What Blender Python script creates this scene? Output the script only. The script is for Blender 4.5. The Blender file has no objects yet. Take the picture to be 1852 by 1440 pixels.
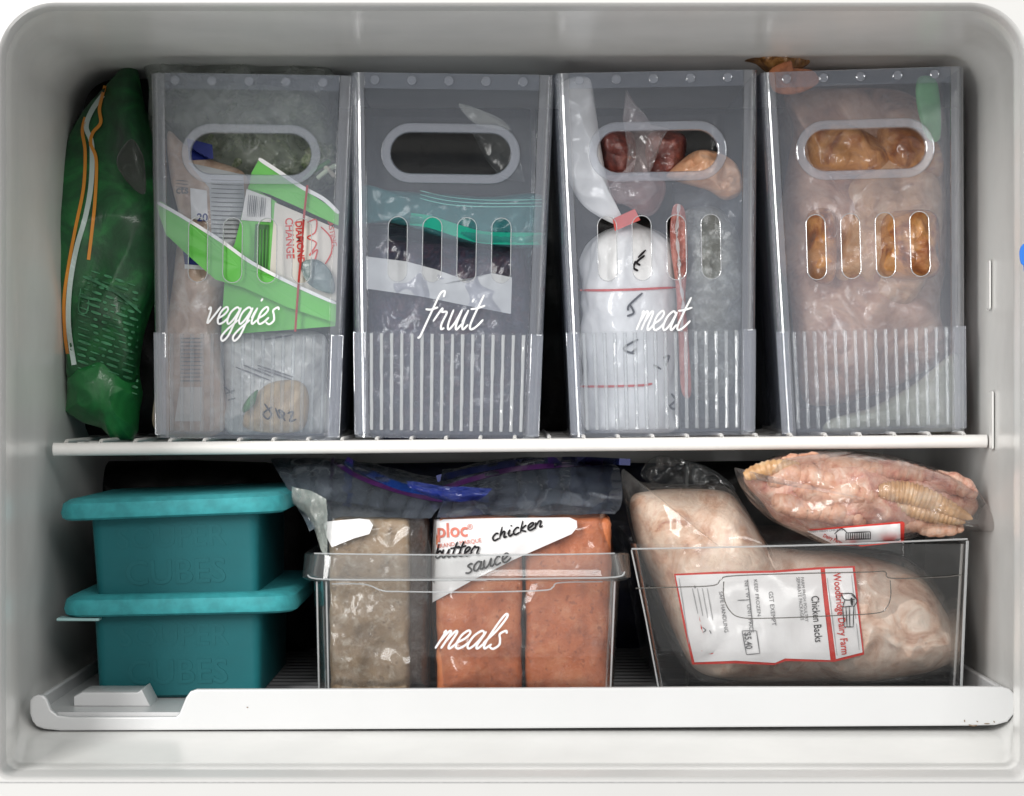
import bpy, bmesh, math, random
from mathutils import Vector, noise, Matrix
from mathutils.bvhtree import BVHTree
from mathutils.geometry import tessellate_polygon
random.seed(5)
sc = bpy.context.scene
R = math.radians

# ------------------------------------------------------------------ camera
D = 1.8; S = 0.0004                     # camera stands 1.8 m from the bin fronts; 0.4 mm per photo pixel there
cd = bpy.data.cameras.new('camera'); cam = bpy.data.objects.new('camera', cd)
sc.collection.objects.link(cam); sc.camera = cam
cam.location = (0, -D, 0); cam.rotation_euler = (R(90), 0, 0)
cd.sensor_width = 36; cd.lens = 36 * D / (1852 * S); cd.clip_end = 50; cd.clip_start = .05

# ------------------------------------------------------------------ light
w_ = bpy.data.worlds.new('World'); sc.world = w_; w_.use_nodes = True
bg = w_.node_tree.nodes['Background']
bg.inputs[0].default_value = (1, .985, .965, 1); bg.inputs[1].default_value = .56
def area(name, loc, target, sx, sy, power, col):
    l = bpy.data.lights.new(name, 'AREA'); l.shape = 'RECTANGLE'; l.size = sx; l.size_y = sy
    l.energy = power; l.color = col
    o = bpy.data.objects.new(name, l); sc.collection.objects.link(o); o.location = loc
    o.rotation_euler = (Vector(target) - Vector(loc)).to_track_quat('-Z', 'Y').to_euler(); return o
area('window_light', (-1.15, -2.0, .72), (.05, 0, -.03), .62, 1.9, 50, (1, .985, .96))
area('added_fill_light', (.55, -3.0, 1.15), (0, 0, -.05), 1.2, .8, 26, (1, .985, .96))  # unseen fill lamp added in front to lift the dark contents
sc.view_settings.view_transform = 'Standard'; sc.view_settings.look = 'None'
sc.view_settings.exposure = .12; sc.view_settings.gamma = 1; sc.view_settings.use_curve_mapping = False
sc.render.engine = 'CYCLES'
sc.cycles.transparent_max_bounces = 40; sc.cycles.max_bounces = 12

# ------------------------------------------------------------------ materials
def lin(c):
    return tuple(((v/255)/12.92 if v/255 <= .04045 else ((v/255+.055)/1.055)**2.4) for v in c)
def newmat(name):
    m = bpy.data.materials.new(name); m.use_nodes = True
    nt = m.node_tree
    for n in list(nt.nodes): nt.nodes.remove(n)
    return m, nt, nt.nodes.new('ShaderNodeOutputMaterial')
def N(nt, t, **kw):
    n = nt.nodes.new(t)
    for k, v in kw.items(): setattr(n, k, v)
    return n
def coords(nt, sc_=1, mapping=None):
    tc = N(nt, 'ShaderNodeTexCoord')
    if mapping:
        mp = N(nt, 'ShaderNodeMapping'); mp.inputs['Scale'].default_value = mapping
        nt.links.new(tc.outputs['Object'], mp.inputs[0]); return mp.outputs[0]
    return tc.outputs['Object']
def noisen(nt, vec, scale, detail=5, dist=0, rough=.55):
    n = N(nt, 'ShaderNodeTexNoise'); n.inputs['Scale'].default_value = scale
    n.inputs['Detail'].default_value = detail; n.inputs['Distortion'].default_value = dist
    n.inputs['Roughness'].default_value = rough
    nt.links.new(vec, n.inputs['Vector']); return n.outputs['Fac']
def ramp(nt, fac, stops):
    r = N(nt, 'ShaderNodeValToRGB'); e = r.color_ramp.elements
    while len(e) < len(stops): e.new(.5)
    for el, (p, c) in zip(e, stops):
        el.position = p; el.color = (*c, 1) if len(c) == 3 else c
    nt.links.new(fac, r.inputs[0]); return r.outputs[0]
def bumpn(nt, h, strength, dist):
    b = N(nt, 'ShaderNodeBump'); b.inputs['Strength'].default_value = strength; b.inputs['Distance'].default_value = dist
    nt.links.new(h, b.inputs['Height']); return b.outputs[0]
def plain(name, col, rough=.5, spec=.5, var=.05, vs=20, bump=0, bs=200, coat=0, mapping=None, sss=0):
    m, nt, out = newmat(name); p = N(nt, 'ShaderNodeBsdfPrincipled'); c = lin(col)
    v = coords(nt, mapping=mapping)
    f = noisen(nt, v, vs, 5)
    lo = tuple(x*(1-var) for x in c); hi = tuple(min(1, x*(1+var)) for x in c)
    nt.links.new(ramp(nt, f, [(.35, lo), (.65, hi)]), p.inputs['Base Color'])
    p.inputs['Roughness'].default_value = rough; p.inputs['Specular IOR Level'].default_value = spec
    p.inputs['Coat Weight'].default_value = coat; p.inputs['Coat Roughness'].default_value = .12
    if sss: p.inputs['Subsurface Weight'].default_value = sss; p.inputs['Subsurface Scale'].default_value = .01
    if bump: nt.links.new(bumpn(nt, noisen(nt, v, bs, 4), bump, .001), p.inputs['Normal'])
    nt.links.new(p.outputs[0], out.inputs[0]); return m
def clear(name, col, haze, rough=.12, tint=(1, 1, 1), gloss=1.0, bump=0, bs=60, bd=.002, var=0, vs=30, mapping=None, transl=.35):
    """thin clear or milky plastic: transparent + a little scatter + fresnel gloss"""
    m, nt, out = newmat(name); v = coords(nt, mapping=mapping)
    if bump and gloss < 4: gloss *= .5
    tr = N(nt, 'ShaderNodeBsdfTransparent'); tr.inputs[0].default_value = (*tint, 1)
    df = N(nt, 'ShaderNodeBsdfDiffuse'); df.inputs[0].default_value = (*lin(col), 1)
    tl = N(nt, 'ShaderNodeBsdfTranslucent'); tl.inputs[0].default_value = (*lin(col), 1)
    dm = N(nt, 'ShaderNodeMixShader'); dm.inputs[0].default_value = transl
    nt.links.new(df.outputs[0], dm.inputs[1]); nt.links.new(tl.outputs[0], dm.inputs[2])
    m1 = N(nt, 'ShaderNodeMixShader'); m1.inputs[0].default_value = haze
    if var:
        mr = N(nt, 'ShaderNodeMapRange'); mr.inputs[1].default_value = .35; mr.inputs[2].default_value = .7
        mr.inputs[3].default_value = max(0, haze-var); mr.inputs[4].default_value = haze+var
        nt.links.new(noisen(nt, v, vs, 6, .6), mr.inputs[0]); nt.links.new(mr.outputs[0], m1.inputs[0])
    nt.links.new(tr.outputs[0], m1.inputs[1]); nt.links.new(dm.outputs[0], m1.inputs[2])
    gl = N(nt, 'ShaderNodeBsdfGlossy'); gl.inputs['Roughness'].default_value = rough
    fr = N(nt, 'ShaderNodeFresnel'); fr.inputs[0].default_value = 1.45
    mu = N(nt, 'ShaderNodeMath', operation='MULTIPLY'); mu.inputs[1].default_value = gloss
    nt.links.new(fr.outputs[0], mu.inputs[0])
    if bump:
        b = bumpn(nt, noisen(nt, v, bs, 2.2, 1.0, .45), bump, bd)
        nt.links.new(b, gl.inputs['Normal'])
    cl = N(nt, 'ShaderNodeMath', operation='MINIMUM'); cl.inputs[1].default_value = .6
    nt.links.new(mu.outputs[0], cl.inputs[0])
    m2 = N(nt, 'ShaderNodeMixShader'); nt.links.new(cl.outputs[0], m2.inputs[0])
    nt.links.new(m1.outputs[0], m2.inputs[1]); nt.links.new(gl.outputs[0], m2.inputs[2])
    nt.links.new(m2.outputs[0], out.inputs[0]); return m
def food(name, cols, scale=40, detail=6, dist=.8, coat=.6, bump=.6, bs=120, bd=.002, frost=0, frost_scale=90, frost_col=(225, 220, 215), rough=.5, mapping=None, sss=.0, speck=None):
    """frozen food seen through tight film: mottled colour, frost flecks, glossy wrinkled coat"""
    m, nt, out = newmat(name); p = N(nt, 'ShaderNodeBsdfPrincipled'); v = coords(nt, mapping=mapping)
    n = len(cols); f = noisen(nt, v, scale*2.1, detail+2, dist, .62)
    c = ramp(nt, f, [(.3+.42*i/(n-1), lin(cc)) for i, cc in enumerate(cols)])
    if frost:
        ff = noisen(nt, v, frost_scale, 8, .3, .7)
        mk_ = ramp(nt, ff, [(.5, (0, 0, 0)), (.68, (frost,)*3)])
        mx = N(nt, 'ShaderNodeMix', data_type='RGBA'); nt.links.new(mk_, mx.inputs[0])
        nt.links.new(c, mx.inputs[6]); mx.inputs[7].default_value = (*lin(frost_col), 1); c = mx.outputs[2]
    if speck:
        ff = noisen(nt, v, speck[1], 3, 0, .6)
        mk_ = ramp(nt, ff, [(.60, (0, 0, 0)), (.68, (speck[2],)*3)])
        mx = N(nt, 'ShaderNodeMix', data_type='RGBA'); nt.links.new(mk_, mx.inputs[0])
        nt.links.new(c, mx.inputs[6]); mx.inputs[7].default_value = (*lin(speck[0]), 1); c = mx.outputs[2]
    nt.links.new(c, p.inputs['Base Color']); p.inputs['Roughness'].default_value = rough
    p.inputs['Coat Weight'].default_value = coat; p.inputs['Coat Roughness'].default_value = .08
    nt.links.new(bumpn(nt, noisen(nt, v, bs*1.8, 8, .5, .65), bump, bd), p.inputs['Normal'])
    nt.links.new(bumpn(nt, noisen(nt, v, bs*.35, 5, 2.0), .7, bd*2), p.inputs['Coat Normal'])
    if sss: p.inputs['Subsurface Weight'].default_value = sss; p.inputs['Subsurface Scale'].default_value = .008
    nt.links.new(p.outputs[0], out.inputs[0]); return m

M = {}
M['liner'] = plain('liner_plastic', (226, 226, 224), .24, .5, .06, 10, .08, 12)
M['rim'] = plain('rim_plastic', (196, 196, 195), .35, .5, .02, 6)
M['tray'] = plain('tray_plastic', (202, 203, 204), .3, .5, .02, 8, .03, 60)
M['coated_wire'] = plain('coated_wire', (235, 233, 230), .35, .5, .03, 40)
M['bin'] = clear('frosted_bin_plastic', (200, 209, 226), .10, .07, (.985, .99, 1), 1.0)
M['bin_thick'] = clear('thick_bin_plastic', (208, 218, 238), .13, .05, (.985, .99, 1), 4.0)
M['bin_rib'] = clear('rib_highlight_plastic', (242, 246, 250), .50, .08, (.98, .99, 1), 9.0, .5, 40, .002)  # extra milky white puts the rib highlights into the plastic colour
M['clearbin'] = clear('crystal_clear_plastic', (214, 220, 224), .010, .05, (.99, .992, .992), 1.0)
M['clearedge'] = clear('crystal_clear_edge', (235, 238, 240), .42, .06, (.96, .97, .97), 3.0)
M['film'] = clear('freezer_bag_film', (215, 222, 228), .06, .12, (.98, .985, .99), 2.2, 1, 28, .006, .05, 35)
M['film_frost'] = clear('frosty_bag_film', (214, 220, 214), .34, .2, (.95, .96, .96), 1.6, 1, 30, .01, .16, 40)
M['film_teal'] = clear('teal_bag_film', (70, 170, 175), .30, .18, (.75, .95, .95), 2.0, 1, 20, .01, .1, 22)
M['film_blue'] = clear('blue_zip_film', (40, 60, 150), .45, .15, (.6, .7, 1), 2.4, 1, 30, .01, .15, 30)
M['white_ink'] = plain('white_vinyl', (228, 229, 230), .45, .4, .05, 200)
M['black_ink'] = plain('black_marker', (28, 26, 30), .6, .2, .1, 300)
M['grey_ink'] = plain('grey_print', (110, 110, 112), .6, .2, .1, 300)
M['faint_ink'] = plain('faint_print', (165, 165, 166), .6, .2, .1, 300)
M['red_ink'] = plain('red_print', (198, 60, 52), .5, .3, .1, 200)
M['pink_ink'] = plain('faded_red_print', (205, 120, 105), .5, .3, .1, 200)
M['blue_ink'] = plain('blue_print', (32, 46, 120), .5, .4, .1, 100)
M['paper'] = plain('label_paper', (226, 225, 226), .35, .5, .03, 40, .8, 30, coat=.4)
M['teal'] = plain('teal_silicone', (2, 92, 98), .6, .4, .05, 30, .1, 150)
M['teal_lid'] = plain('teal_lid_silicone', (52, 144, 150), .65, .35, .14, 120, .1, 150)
M['dark_shade_bag'] = food('dark_shade_package', [(6, 6, 6), (12, 11, 10), (26, 22, 18)], 25, coat=.05, bump=.6, bs=40)  # near black puts the shade of the compartment depth into the colour
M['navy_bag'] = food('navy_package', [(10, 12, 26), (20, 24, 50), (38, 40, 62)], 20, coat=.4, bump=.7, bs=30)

# ------------------------------------------------------------------ helpers
WV = {}
def w(px, py, Y=0):
    k = S*(D+Y)/D; return Vector(((px-926)*k, Y, (720-py)*k))
def wl(o):
    v = Vector(o.location)
    while o.parent: o = o.parent; v += Vector(o.location)
    return v
def tag(o, label=None, cat=None, group=None, kind=None):
    if label: o['label'] = label
    if cat: o['category'] = cat
    if group: o['group'] = group
    if kind: o['kind'] = kind
    return o
def thing(name, label, cat, loc, group=None):
    o = bpy.data.objects.new(name, None); sc.collection.objects.link(o); o.location = loc
    o.empty_display_size = .02
    return tag(o, label, cat, group)
def mk(name, verts, faces, mat, parent=None, smooth=True, local=False):
    vs = [Vector(v) for v in verts]
    me = bpy.data.meshes.new(name); o = bpy.data.objects.new(name, me); sc.collection.objects.link(o)
    if parent is not None:
        o.parent = parent; off = Vector() if local else wl(parent)
    else:
        xs = [v.x for v in vs]; ys = [v.y for v in vs]
        off = Vector(((min(xs)+max(xs))/2, (min(ys)+max(ys))/2, min(v.z for v in vs))); o.location = off
    me.from_pydata([v-off for v in vs], [], [tuple(f) for f in faces])
    bm = bmesh.new(); bm.from_mesh(me); bmesh.ops.recalc_face_normals(bm, faces=bm.faces); bm.to_mesh(me); bm.free()
    me.materials.append(mat)
    if smooth:
        me.polygons.foreach_set('use_smooth', [True]*len(me.polygons))
        try: me.set_sharp_from_angle(angle=R(40))
        except Exception: pass
    WV[o.name] = (vs, [tuple(f) for f in faces])
    return o
def bvh(*objs):
    V = []; F = []
    for o in objs:
        a, b = WV[o.name]; n = len(V); V += a; F += [tuple(i+n for i in f) for f in b]
    return BVHTree.FromPolygons(V, F)
def hit(px, py, tree, Yf, off=.0007):
    o = Vector((0, -D, 0)); d = (w(px, py, 0)-o).normalized()
    p, n, i, t = tree.ray_cast(o, d)
    if p is None: p = w(px, py, Yf)
    return p - d*off
def spline(pts, n, closed=False):
    """Catmull-Rom through pts, n samples per span"""
    P = [Vector(p) for p in pts]; out = []; L = len(P)
    rng = L if closed else L-1
    for i in range(rng):
        if closed: a, b, c, d = P[(i-1) % L], P[i], P[(i+1) % L], P[(i+2) % L]
        else: a, b, c, d = P[max(0, i-1)], P[i], P[i+1], P[min(L-1, i+2)]
        for k in range(n):
            t = k/n
            out.append(.5*((2*b)+(c-a)*t+(2*a-5*b+4*c-d)*t*t+(3*b-a-3*c+d)*t**3))
    if not closed: out.append(P[-1].copy())
    return out
def centroid(pts):
    A = cx = cy = 0; L = len(pts)
    for i in range(L):
        x0, y0 = pts[i][0], pts[i][1]; x1, y1 = pts[(i+1) % L][0], pts[(i+1) % L][1]
        k = x0*y1-x1*y0; A += k; cx += (x0+x1)*k; cy += (y0+y1)*k
    return Vector((cx/(3*A), cy/(3*A)))
def ridge(p, s, seed):
    q = Vector((p.x*s+seed*7.3, p.y*s+seed*3.1, p.z*s-seed*5.7))
    a = 1-abs(noise.noise(q))*2.2
    b = 1-abs(noise.noise(q*2.3+Vector((4, 9, 2))))*2.2
    return a*.65+b*.35-.45
def pouch(name, outline, Y, tf, mat, parent=None, tb=None, crump=.0025, cs=28, p=2.6, seed=0, lump=0, ls=25, rings=34, per=None, soft=True, tilt=0, centre=None, wav=0):
    """closed, inflated pouch whose rim follows an outline; front bulges tf towards the camera, back tb away"""
    tb = tf if tb is None else tb
    if per is None: per = max(4, int(150/len(outline)))
    if soft: O = spline([Vector((a, b)) for a, b in outline], per, True)
    else:
        O = []
        for i in range(len(outline)):
            a = Vector(outline[i]); b = Vector(outline[(i+1) % len(outline)])
            O += [a.lerp(b, k/per) for k in range(per)]
    c = Vector(centre) if centre else centroid(O); n = len(O); V = []; F = []
    ymin = min(o.y for o in O); ymax = max(o.y for o in O)
    def add(side):
        idx = []
        for j in range(rings+1):
            r = (j/rings)**.8; ring = []
            if j == 0 or (side == 1 and j == rings): pass
            h = (max(0, 1-r**p))**.55
            for i in range(n if j else 1):
                q = c+(O[i]-c)*r
                Yq = Y+tilt*((q.y-ymin)/(ymax-ymin)-.5)
                t = tf if side == 0 else tb
                P0 = w(q.x, q.y, Yq)
                e = ridge(P0, cs, seed+side*11)*crump
                l = noise.noise(P0*ls+Vector((seed, side*4, 1)))*lump
                y = (-1 if side == 0 else 1)*(t*h+(e+l)*min(1, h*2))
                P0.y += y
                if wav: P0.y += wav*math.sin(i*.35+seed)*r**6*(.5+.5*noise.noise(P0*60))
                ring.append(len(V)); V.append(P0)
            idx.append(ring)
        return idx
    A = add(0); B = add(1)
    for I, fl in ((A, 0), (B, 1)):
        for j in range(rings):
            a, b = I[j], I[j+1]
            for i in range(n):
                k = (i+1) % n
                if j == 0: f = [a[0], b[i], b[k]]
                else: f = [a[i], b[i], b[k], a[k]]
                F.append(f if not fl else f[::-1])
    for i in range(n):
        k = (i+1) % n
        F.append([A[-1][i], B[-1][i], B[-1][k], A[-1][k]])
    return mk(name, V, F, mat, parent)
def sticker(name, outline, tree, Yf, mat, parent, off=.0008, rings=14, per=8, soft=False, centre=None):
    if soft: O = spline([Vector((a, b)) for a, b in outline], per, True)
    else:
        O = []
        for i in range(len(outline)):
            a = Vector(outline[i]); b = Vector(outline[(i+1) % len(outline)])
            O += [a.lerp(b, k/per) for k in range(per)]
    c = Vector(centre) if centre else centroid(O); n = len(O)
    V = [hit(c.x, c.y, tree, Yf, off)]; F = []; prev = [0]*n
    for j in range(1, rings+1):
        r = j/rings; cur = []
        for i in range(n):
            q = c+(O[i]-c)*r; cur.append(len(V)); V.append(hit(q.x, q.y, tree, Yf, off))
        for i in range(n):
            k = (i+1) % n
            F.append([0, cur[i], cur[k]] if j == 1 else [prev[i], cur[i], cur[k], prev[k]])
        prev = cur
    return mk(name, V, F, mat, parent)
def ribbons(strokes, width, n=7, taper=True):
    """flat strokes in 2D -> verts2d, faces"""
    V = []; F = []
    for st in strokes:
        P = spline([Vector(s) for s in st], n) if len(st) > 2 else [Vector(st[0]).lerp(Vector(st[1]), k/4) for k in range(5)]
        L = len(P); base = len(V)
        for i, q in enumerate(P):
            d = (P[min(L-1, i+1)]-P[max(0, i-1)])
            if d.length < 1e-9: d = Vector((1, 0))
            d.normalize(); nn = Vector((-d.y, d.x))
            e = min(i, L-1-i)
            ww = width*.5*(.55 if (taper and e == 0) else (.85 if (taper and e == 1) else 1))
            zz_ = 3e-6*(len(V)//2)
            V += [Vector((*(q+nn*ww), zz_)), Vector((*(q-nn*ww), zz_))]
        for i in range(L-1):
            a = base+2*i; F.append([a, a+1, a+3, a+2])
    return V, F
G = {
 'v': ([[(-.02, .86), (.06, 1), (.14, .75), (.2, .05), (.42, .5), (.62, 1.05)]], .66),
 'e': ([[(.0, .3), (.3, .55), (.42, .85), (.28, 1.02), (.08, .75), (.06, .25), (.22, .0), (.44, .12), (.62, .4)]], .56),
 'g': ([[(.52, .86), (.32, 1), (.08, .7), (.05, .22), (.2, .0), (.4, .35), (.56, .98)], [(.56, .98), (.5, .1), (.42, -.7), (.22, -1.02), (.06, -.78), (.22, -.35), (.66, .25)]], .66),
 'i': ([[(.02, .35), (.16, .98)], [(.16, .98), (.1, .3), (.2, 0), (.4, .25)], [(.22, 1.36), (.26, 1.54)]], .38),
 's': ([[(.46, .84), (.36, 1), (.16, .82), (.3, .52), (.4, .2), (.22, -.02), (-.02, .12)]], .5),
 'f': ([[(.78, 1.62), (.74, 1.92), (.54, 1.8), (.42, 1.1), (.3, .3), (.2, -.35), (.08, -.4)], [(.02, 1.02), (.32, 1.0), (.66, 1.12)]], .7),
 'r': ([[(-.06, .4), (.2, 1.05), (.24, .84)], [(.24, .86), (.52, .86), (.44, .3), (.5, .02), (.66, .08)]], .8),
 'u': ([[(.04, 1), (.0, .3), (.12, 0), (.34, .35), (.5, 1)], [(.5, 1), (.44, .25), (.54, 0), (.74, .3)]], .68),
 't': ([[(.36, 1.75), (.2, .8), (.14, .2), (.26, 0), (.5, .15), (.74, .5)], [(-.12, 1.02), (.2, 1.06), (.6, 1.2)]], .5),
 'm': ([[(.0, .86), (.06, 1), (.04, .5), (0, 0)], [(.02, .35), (.2, .95), (.32, .9), (.3, .4), (.26, 0)], [(.28, .35), (.48, .95), (.6, .88), (.56, .2), (.66, 0), (.86, .3)]], .8),
 'a': ([[(.52, .84), (.34, 1), (.1, .7), (.05, .2), (.2, 0), (.4, .3), (.56, .96)], [(.56, .96), (.48, .2), (.58, 0), (.76, .3)]], .7),
 'l': ([[(.0, .3), (.3, 1), (.44, 1.75), (.32, 1.95), (.2, 1.5), (.1, .4), (.2, 0), (.42, .25)]], .38),
 'h': ([[(.14, 1.7), (0, 0)], [(.02, .4), (.22, .9), (.34, .8), (.3, .1), (.5, .1)]], .52),
 'c': ([[(.42, .8), (.24, .95), (.04, .5), (.16, 0), (.46, .15)]], .5),
 'k': ([[(.14, 1.7), (0, 0)], [(.4, .95), (.06, .45), (.42, 0)]], .48),
 'n': ([[(.0, .95), (.0, 0)], [(.02, .4), (.22, .95), (.36, .8), (.3, .1), (.5, .15)]], .52),
 'b': ([[(.14, 1.7), (0, .1)], [(.04, .5), (.3, .85), (.44, .4), (.2, 0), (0, .15)]], .5),
}
def word(txt, slant=.35, gap=0):
    st = []; x = 0
    for ch in txt:
        if ch == ' ': x += .5; continue
        g, adv = G[ch]
        for s in g: st.append([(x+a+slant*b, b) for a, b in s])
        x += adv+gap
    return st, x
def word2d(txt, x0, y0, width, xh, lw, ang=0, slant=.35):
    """strokes fitted in px: baseline start (x0,y0), total width, x-height xh (y down)"""
    st, L = word(txt, slant); ca, sa = math.cos(ang), math.sin(ang); k = width/L
    s2 = [[(x0+(a*k)*ca+(b*xh)*sa, y0+(a*k)*sa-(b*xh)*ca) for a, b in s] for s in st]
    return ribbons(s2, lw)
TX = {}
def font2d(s, bold=0):
    if (s, bold) in TX: return TX[(s, bold)]
    c = bpy.data.curves.new('t', 'FONT'); c.body = s; c.size = 1; c.align_x = 'LEFT'; c.resolution_u = 3; c.offset = bold
    o = bpy.data.objects.new('t', c); sc.collection.objects.link(o)
    bpy.context.view_layer.update()
    me = bpy.data.meshes.new_from_object(o.evaluated_get(bpy.context.evaluated_depsgraph_get()))
    bm = bmesh.new(); bm.from_mesh(me); bmesh.ops.triangulate(bm, faces=bm.faces)
    for _ in range(2):
        le = [e for e in bm.edges if e.calc_length() > .14]
        if le: bmesh.ops.subdivide_edges(bm, edges=le, cuts=1); bmesh.ops.triangulate(bm, faces=[f for f in bm.faces if len(f.verts) > 3])
    bm.to_mesh(me); bm.free()
    V = [(v.co.x, v.co.y) for v in me.vertices]; F = [tuple(p.vertices) for p in me.polygons]
    bpy.data.objects.remove(o); bpy.data.curves.remove(c); bpy.data.meshes.remove(me)
    TX[(s, bold)] = (V, F); return V, F
def text_px(items):
    """items: (string, x, y, size_px, angle_deg, bold, xscale) -> merged px geometry; y is the baseline, image y down"""
    V = []; F = []
    for it in items:
        s, x, y, sz, an = it[:5]; bold = it[5] if len(it) > 5 else 0; xs = it[6] if len(it) > 6 else 1
        a, f = font2d(s, bold); ca, sa = math.cos(R(an)), math.sin(R(an)); n = len(V)
        for u, v in a:
            u *= sz*xs; v *= sz; V.append(Vector((x+u*ca+v*sa, y+u*sa-v*ca)))
        F += [tuple(i+n for i in q) for q in f]
    return V, F
def drape(name, geo, tree, Yf, mat, parent, off=.0014):
    V, F = geo
    return mk(name, [hit(v[0], v[1], tree, Yf, off+(v[2] if len(v) > 2 else 0)) for v in V], F, mat, parent, smooth=False)
def boxv(x0, x1, y0, y1, z0, z1):
    V = [(x0, y0, z0), (x1, y0, z0), (x1, y1, z0), (x0, y1, z0), (x0, y0, z1), (x1, y0, z1), (x1, y1, z1), (x0, y1, z1)]
    F = [(0, 3, 2, 1), (4, 5, 6, 7), (0, 1, 5, 4), (1, 2, 6, 5), (2, 3, 7, 6), (3, 0, 4, 7)]
    return V, F
def bevel(o, wd, seg=3):
    bm = bmesh.new(); bm.from_mesh(o.data)
    bmesh.ops.bevel(bm, geom=list(bm.edges), offset=wd, segments=seg, affect='EDGES', profile=.5)
    bm.to_mesh(o.data); bm.free()
    o.data.polygons.foreach_set('use_smooth', [True]*len(o.data.polygons))
    return o
def merge(parts):
    V = []; F = []
    for a, b in parts:
        n = len(V); V += [Vector(v) for v in a]; F += [tuple(i+n for i in f) for f in b]
    return V, F
def tube(P, r, seg=8, cap=True, rx=None):
    P = [Vector(p) for p in P]; V = []; F = []; L = len(P); up = Vector((0, 0, 1))
    for i, p in enumerate(P):
        d = (P[min(L-1, i+1)]-P[max(0, i-1)]).normalized()
        a = d.cross(up)
        if a.length < .05: a = d.cross(Vector((0, 1, 0)))
        a.normalize(); b = a.cross(d)
        rr = r[i] if isinstance(r, (list, tuple)) else r
        for k in range(seg):
            t = 2*math.pi*k/seg; V.append(p+a*math.cos(t)*rr+b*math.sin(t)*rr)
    for i in range(L-1):
        for k in range(seg):
            k2 = (k+1) % seg; F.append((i*seg+k, i*seg+k2, (i+1)*seg+k2, (i+1)*seg+k))
    if cap: F.append(tuple(range(seg))); F.append(tuple(range((L-1)*seg, L*seg))[::-1])
    return V, F
def rrect(x0, x1, y0, y1, r, n=6):
    """rounded rectangle, counter-clockwise"""
    out = []
    for cx, cy, a0 in ((x1-r, y0+r, -90), (x1-r, y1-r, 0), (x0+r, y1-r, 90), (x0+r, y0+r, 180)):
        for k in range(n+1):
            a = R(a0+90*k/n); out.append((cx+r*math.cos(a), cy+r*math.sin(a)))
    return out
def vessel(sections, inner, n=6):
    """sections outer bottom->top, inner top->bottom: (z, x0,x1,y0,y1,r). Closed bottom both."""
    V = []; F = []; S_ = sections+inner; m = 4*(n+1)
    for z, x0, x1, y0, y1, r in S_: V += [(x, y, z) for x, y in rrect(x0, x1, y0, y1, r, n)]
    for j in range(len(S_)-1):
        for i in range(m):
            k = (i+1) % m; F.append((j*m+i, j*m+k, (j+1)*m+k, (j+1)*m+i))
    F.append(tuple(range(m))[::-1]); F.append(tuple(range((len(S_)-1)*m, len(S_)*m)))
    return V, F
def plate(loops, thick, bev=0.0, res=8):
    """flat plate with holes, loops in (x,z); returns verts with y 0..thick (front at y=0)"""
    c = bpy.data.curves.new('c', 'CURVE'); c.dimensions = '2D'; c.fill_mode = 'BOTH'; c.extrude = thick/2-bev
    c.bevel_depth = bev; c.bevel_resolution = 1; c.offset = -bev
    for lp in loops:
        s = c.splines.new('POLY'); s.points.add(len(lp)-1); s.use_cyclic_u = True
        for pt, q in zip(s.points, lp): pt.co = (q[0], q[1], 0, 1)
    o = bpy.data.objects.new('c', c); sc.collection.objects.link(o); bpy.context.view_layer.update()
    me = bpy.data.meshes.new_from_object(o.evaluated_get(bpy.context.evaluated_depsgraph_get()))
    V = [Vector((v.co.x, thick/2-v.co.z, v.co.y)) for v in me.vertices]; F = [tuple(p.vertices) for p in me.polygons]
    bpy.data.objects.remove(o); bpy.data.curves.remove(c); bpy.data.meshes.remove(me)
    return V, F
def stadium(cx, cz, hx, hz, n=12):
    if hx >= hz: return rrect(cx-hx, cx+hx, cz-hz, cz+hz, hz*.999, n)
    return rrect(cx-hx, cx+hx, cz-hz, cz+hz, hx*.999, n)

# ------------------------------------------------------------------ freezer cabinet
fz = thing('freezer', 'white freezer compartment with rounded corners around the shelf and the tray', 'freezer', (0, -.2, -.24))
def section(Y, xl, xr, zb, zt, r, n=12):
    # square-ish lower corners, generously rounded upper ones
    rb = .008 if Y < -.14 else (.014 if Y < -.1 else r); out = []
    for cx, cz, rr, a0 in ((xr-rb, zb+rb, rb, -90), (xr-r, zt-r, r, 0), (xl+r, zt-r, r, 90), (xl+rb, zb+rb, rb, 180)):
        for k in range(n+1):
            a = R(a0+90*k/n); out.append((cx+rr*math.cos(a), Y, cz+rr*math.sin(a)))
    return out
secs = [section(-.246, -.60, .60, -.50, .50, .02), section(-.246, -.3215, .3225, -.2392, .2470, .036),
        section(-.2445, -.3205, .3216, -.2380, .2458, .036), section(-.240, -.3200, .3210, -.2370, .2452, .035),
        section(-.225, -.3203, .3213, -.2352, .2450, .034), section(-.209, -.3210, .3220, -.2340, .2450, .033), section(-.206, -.3212, .3222, -.2348, .2450, .033),
        section(-.198, -.3218, .3228, -.2342, .2450, .032), section(-.150, -.328, .333, -.2272, .2456, .030), section(-.130, -.331, .338, -.2248, .2458, .027),
        section(-.06, -.334, .3415, -.2246, .2475, .027), section(.05, -.334, .3415, -.2246, .2485, .027),
        section(.20, -.333, .3405, -.2246, .248, .027), section(.335, -.331, .3385, -.224, .247, .027), section(.36, -.315, .322, -.21, .232, .02)]
def loft(secs, cap=True):
    V = []; F = []; m = len(secs[0])
    for s in secs: V += s
    for j in range(len(secs)-1):
        for i in range(m):
            k = (i+1) % m; F.append((j*m+i, j*m+k, (j+1)*m+k, (j+1)*m+i))
    if cap: F.append(tuple(range((len(secs)-1)*m, len(secs)*m)))
    return V, F
V, F = loft(secs[4:]); mk('liner', V, F, M['liner'], fz)
V, F = loft(secs[:5], False); mk('door_frame', V, F, M['rim'], fz)
# seam line between frame and outer shell under the opening
V, F = boxv(-.34, .34, -.2466, -.2455, -.2402, -.2397); mk('frame_seam', V, F, M['faint_ink'], fz)
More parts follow.
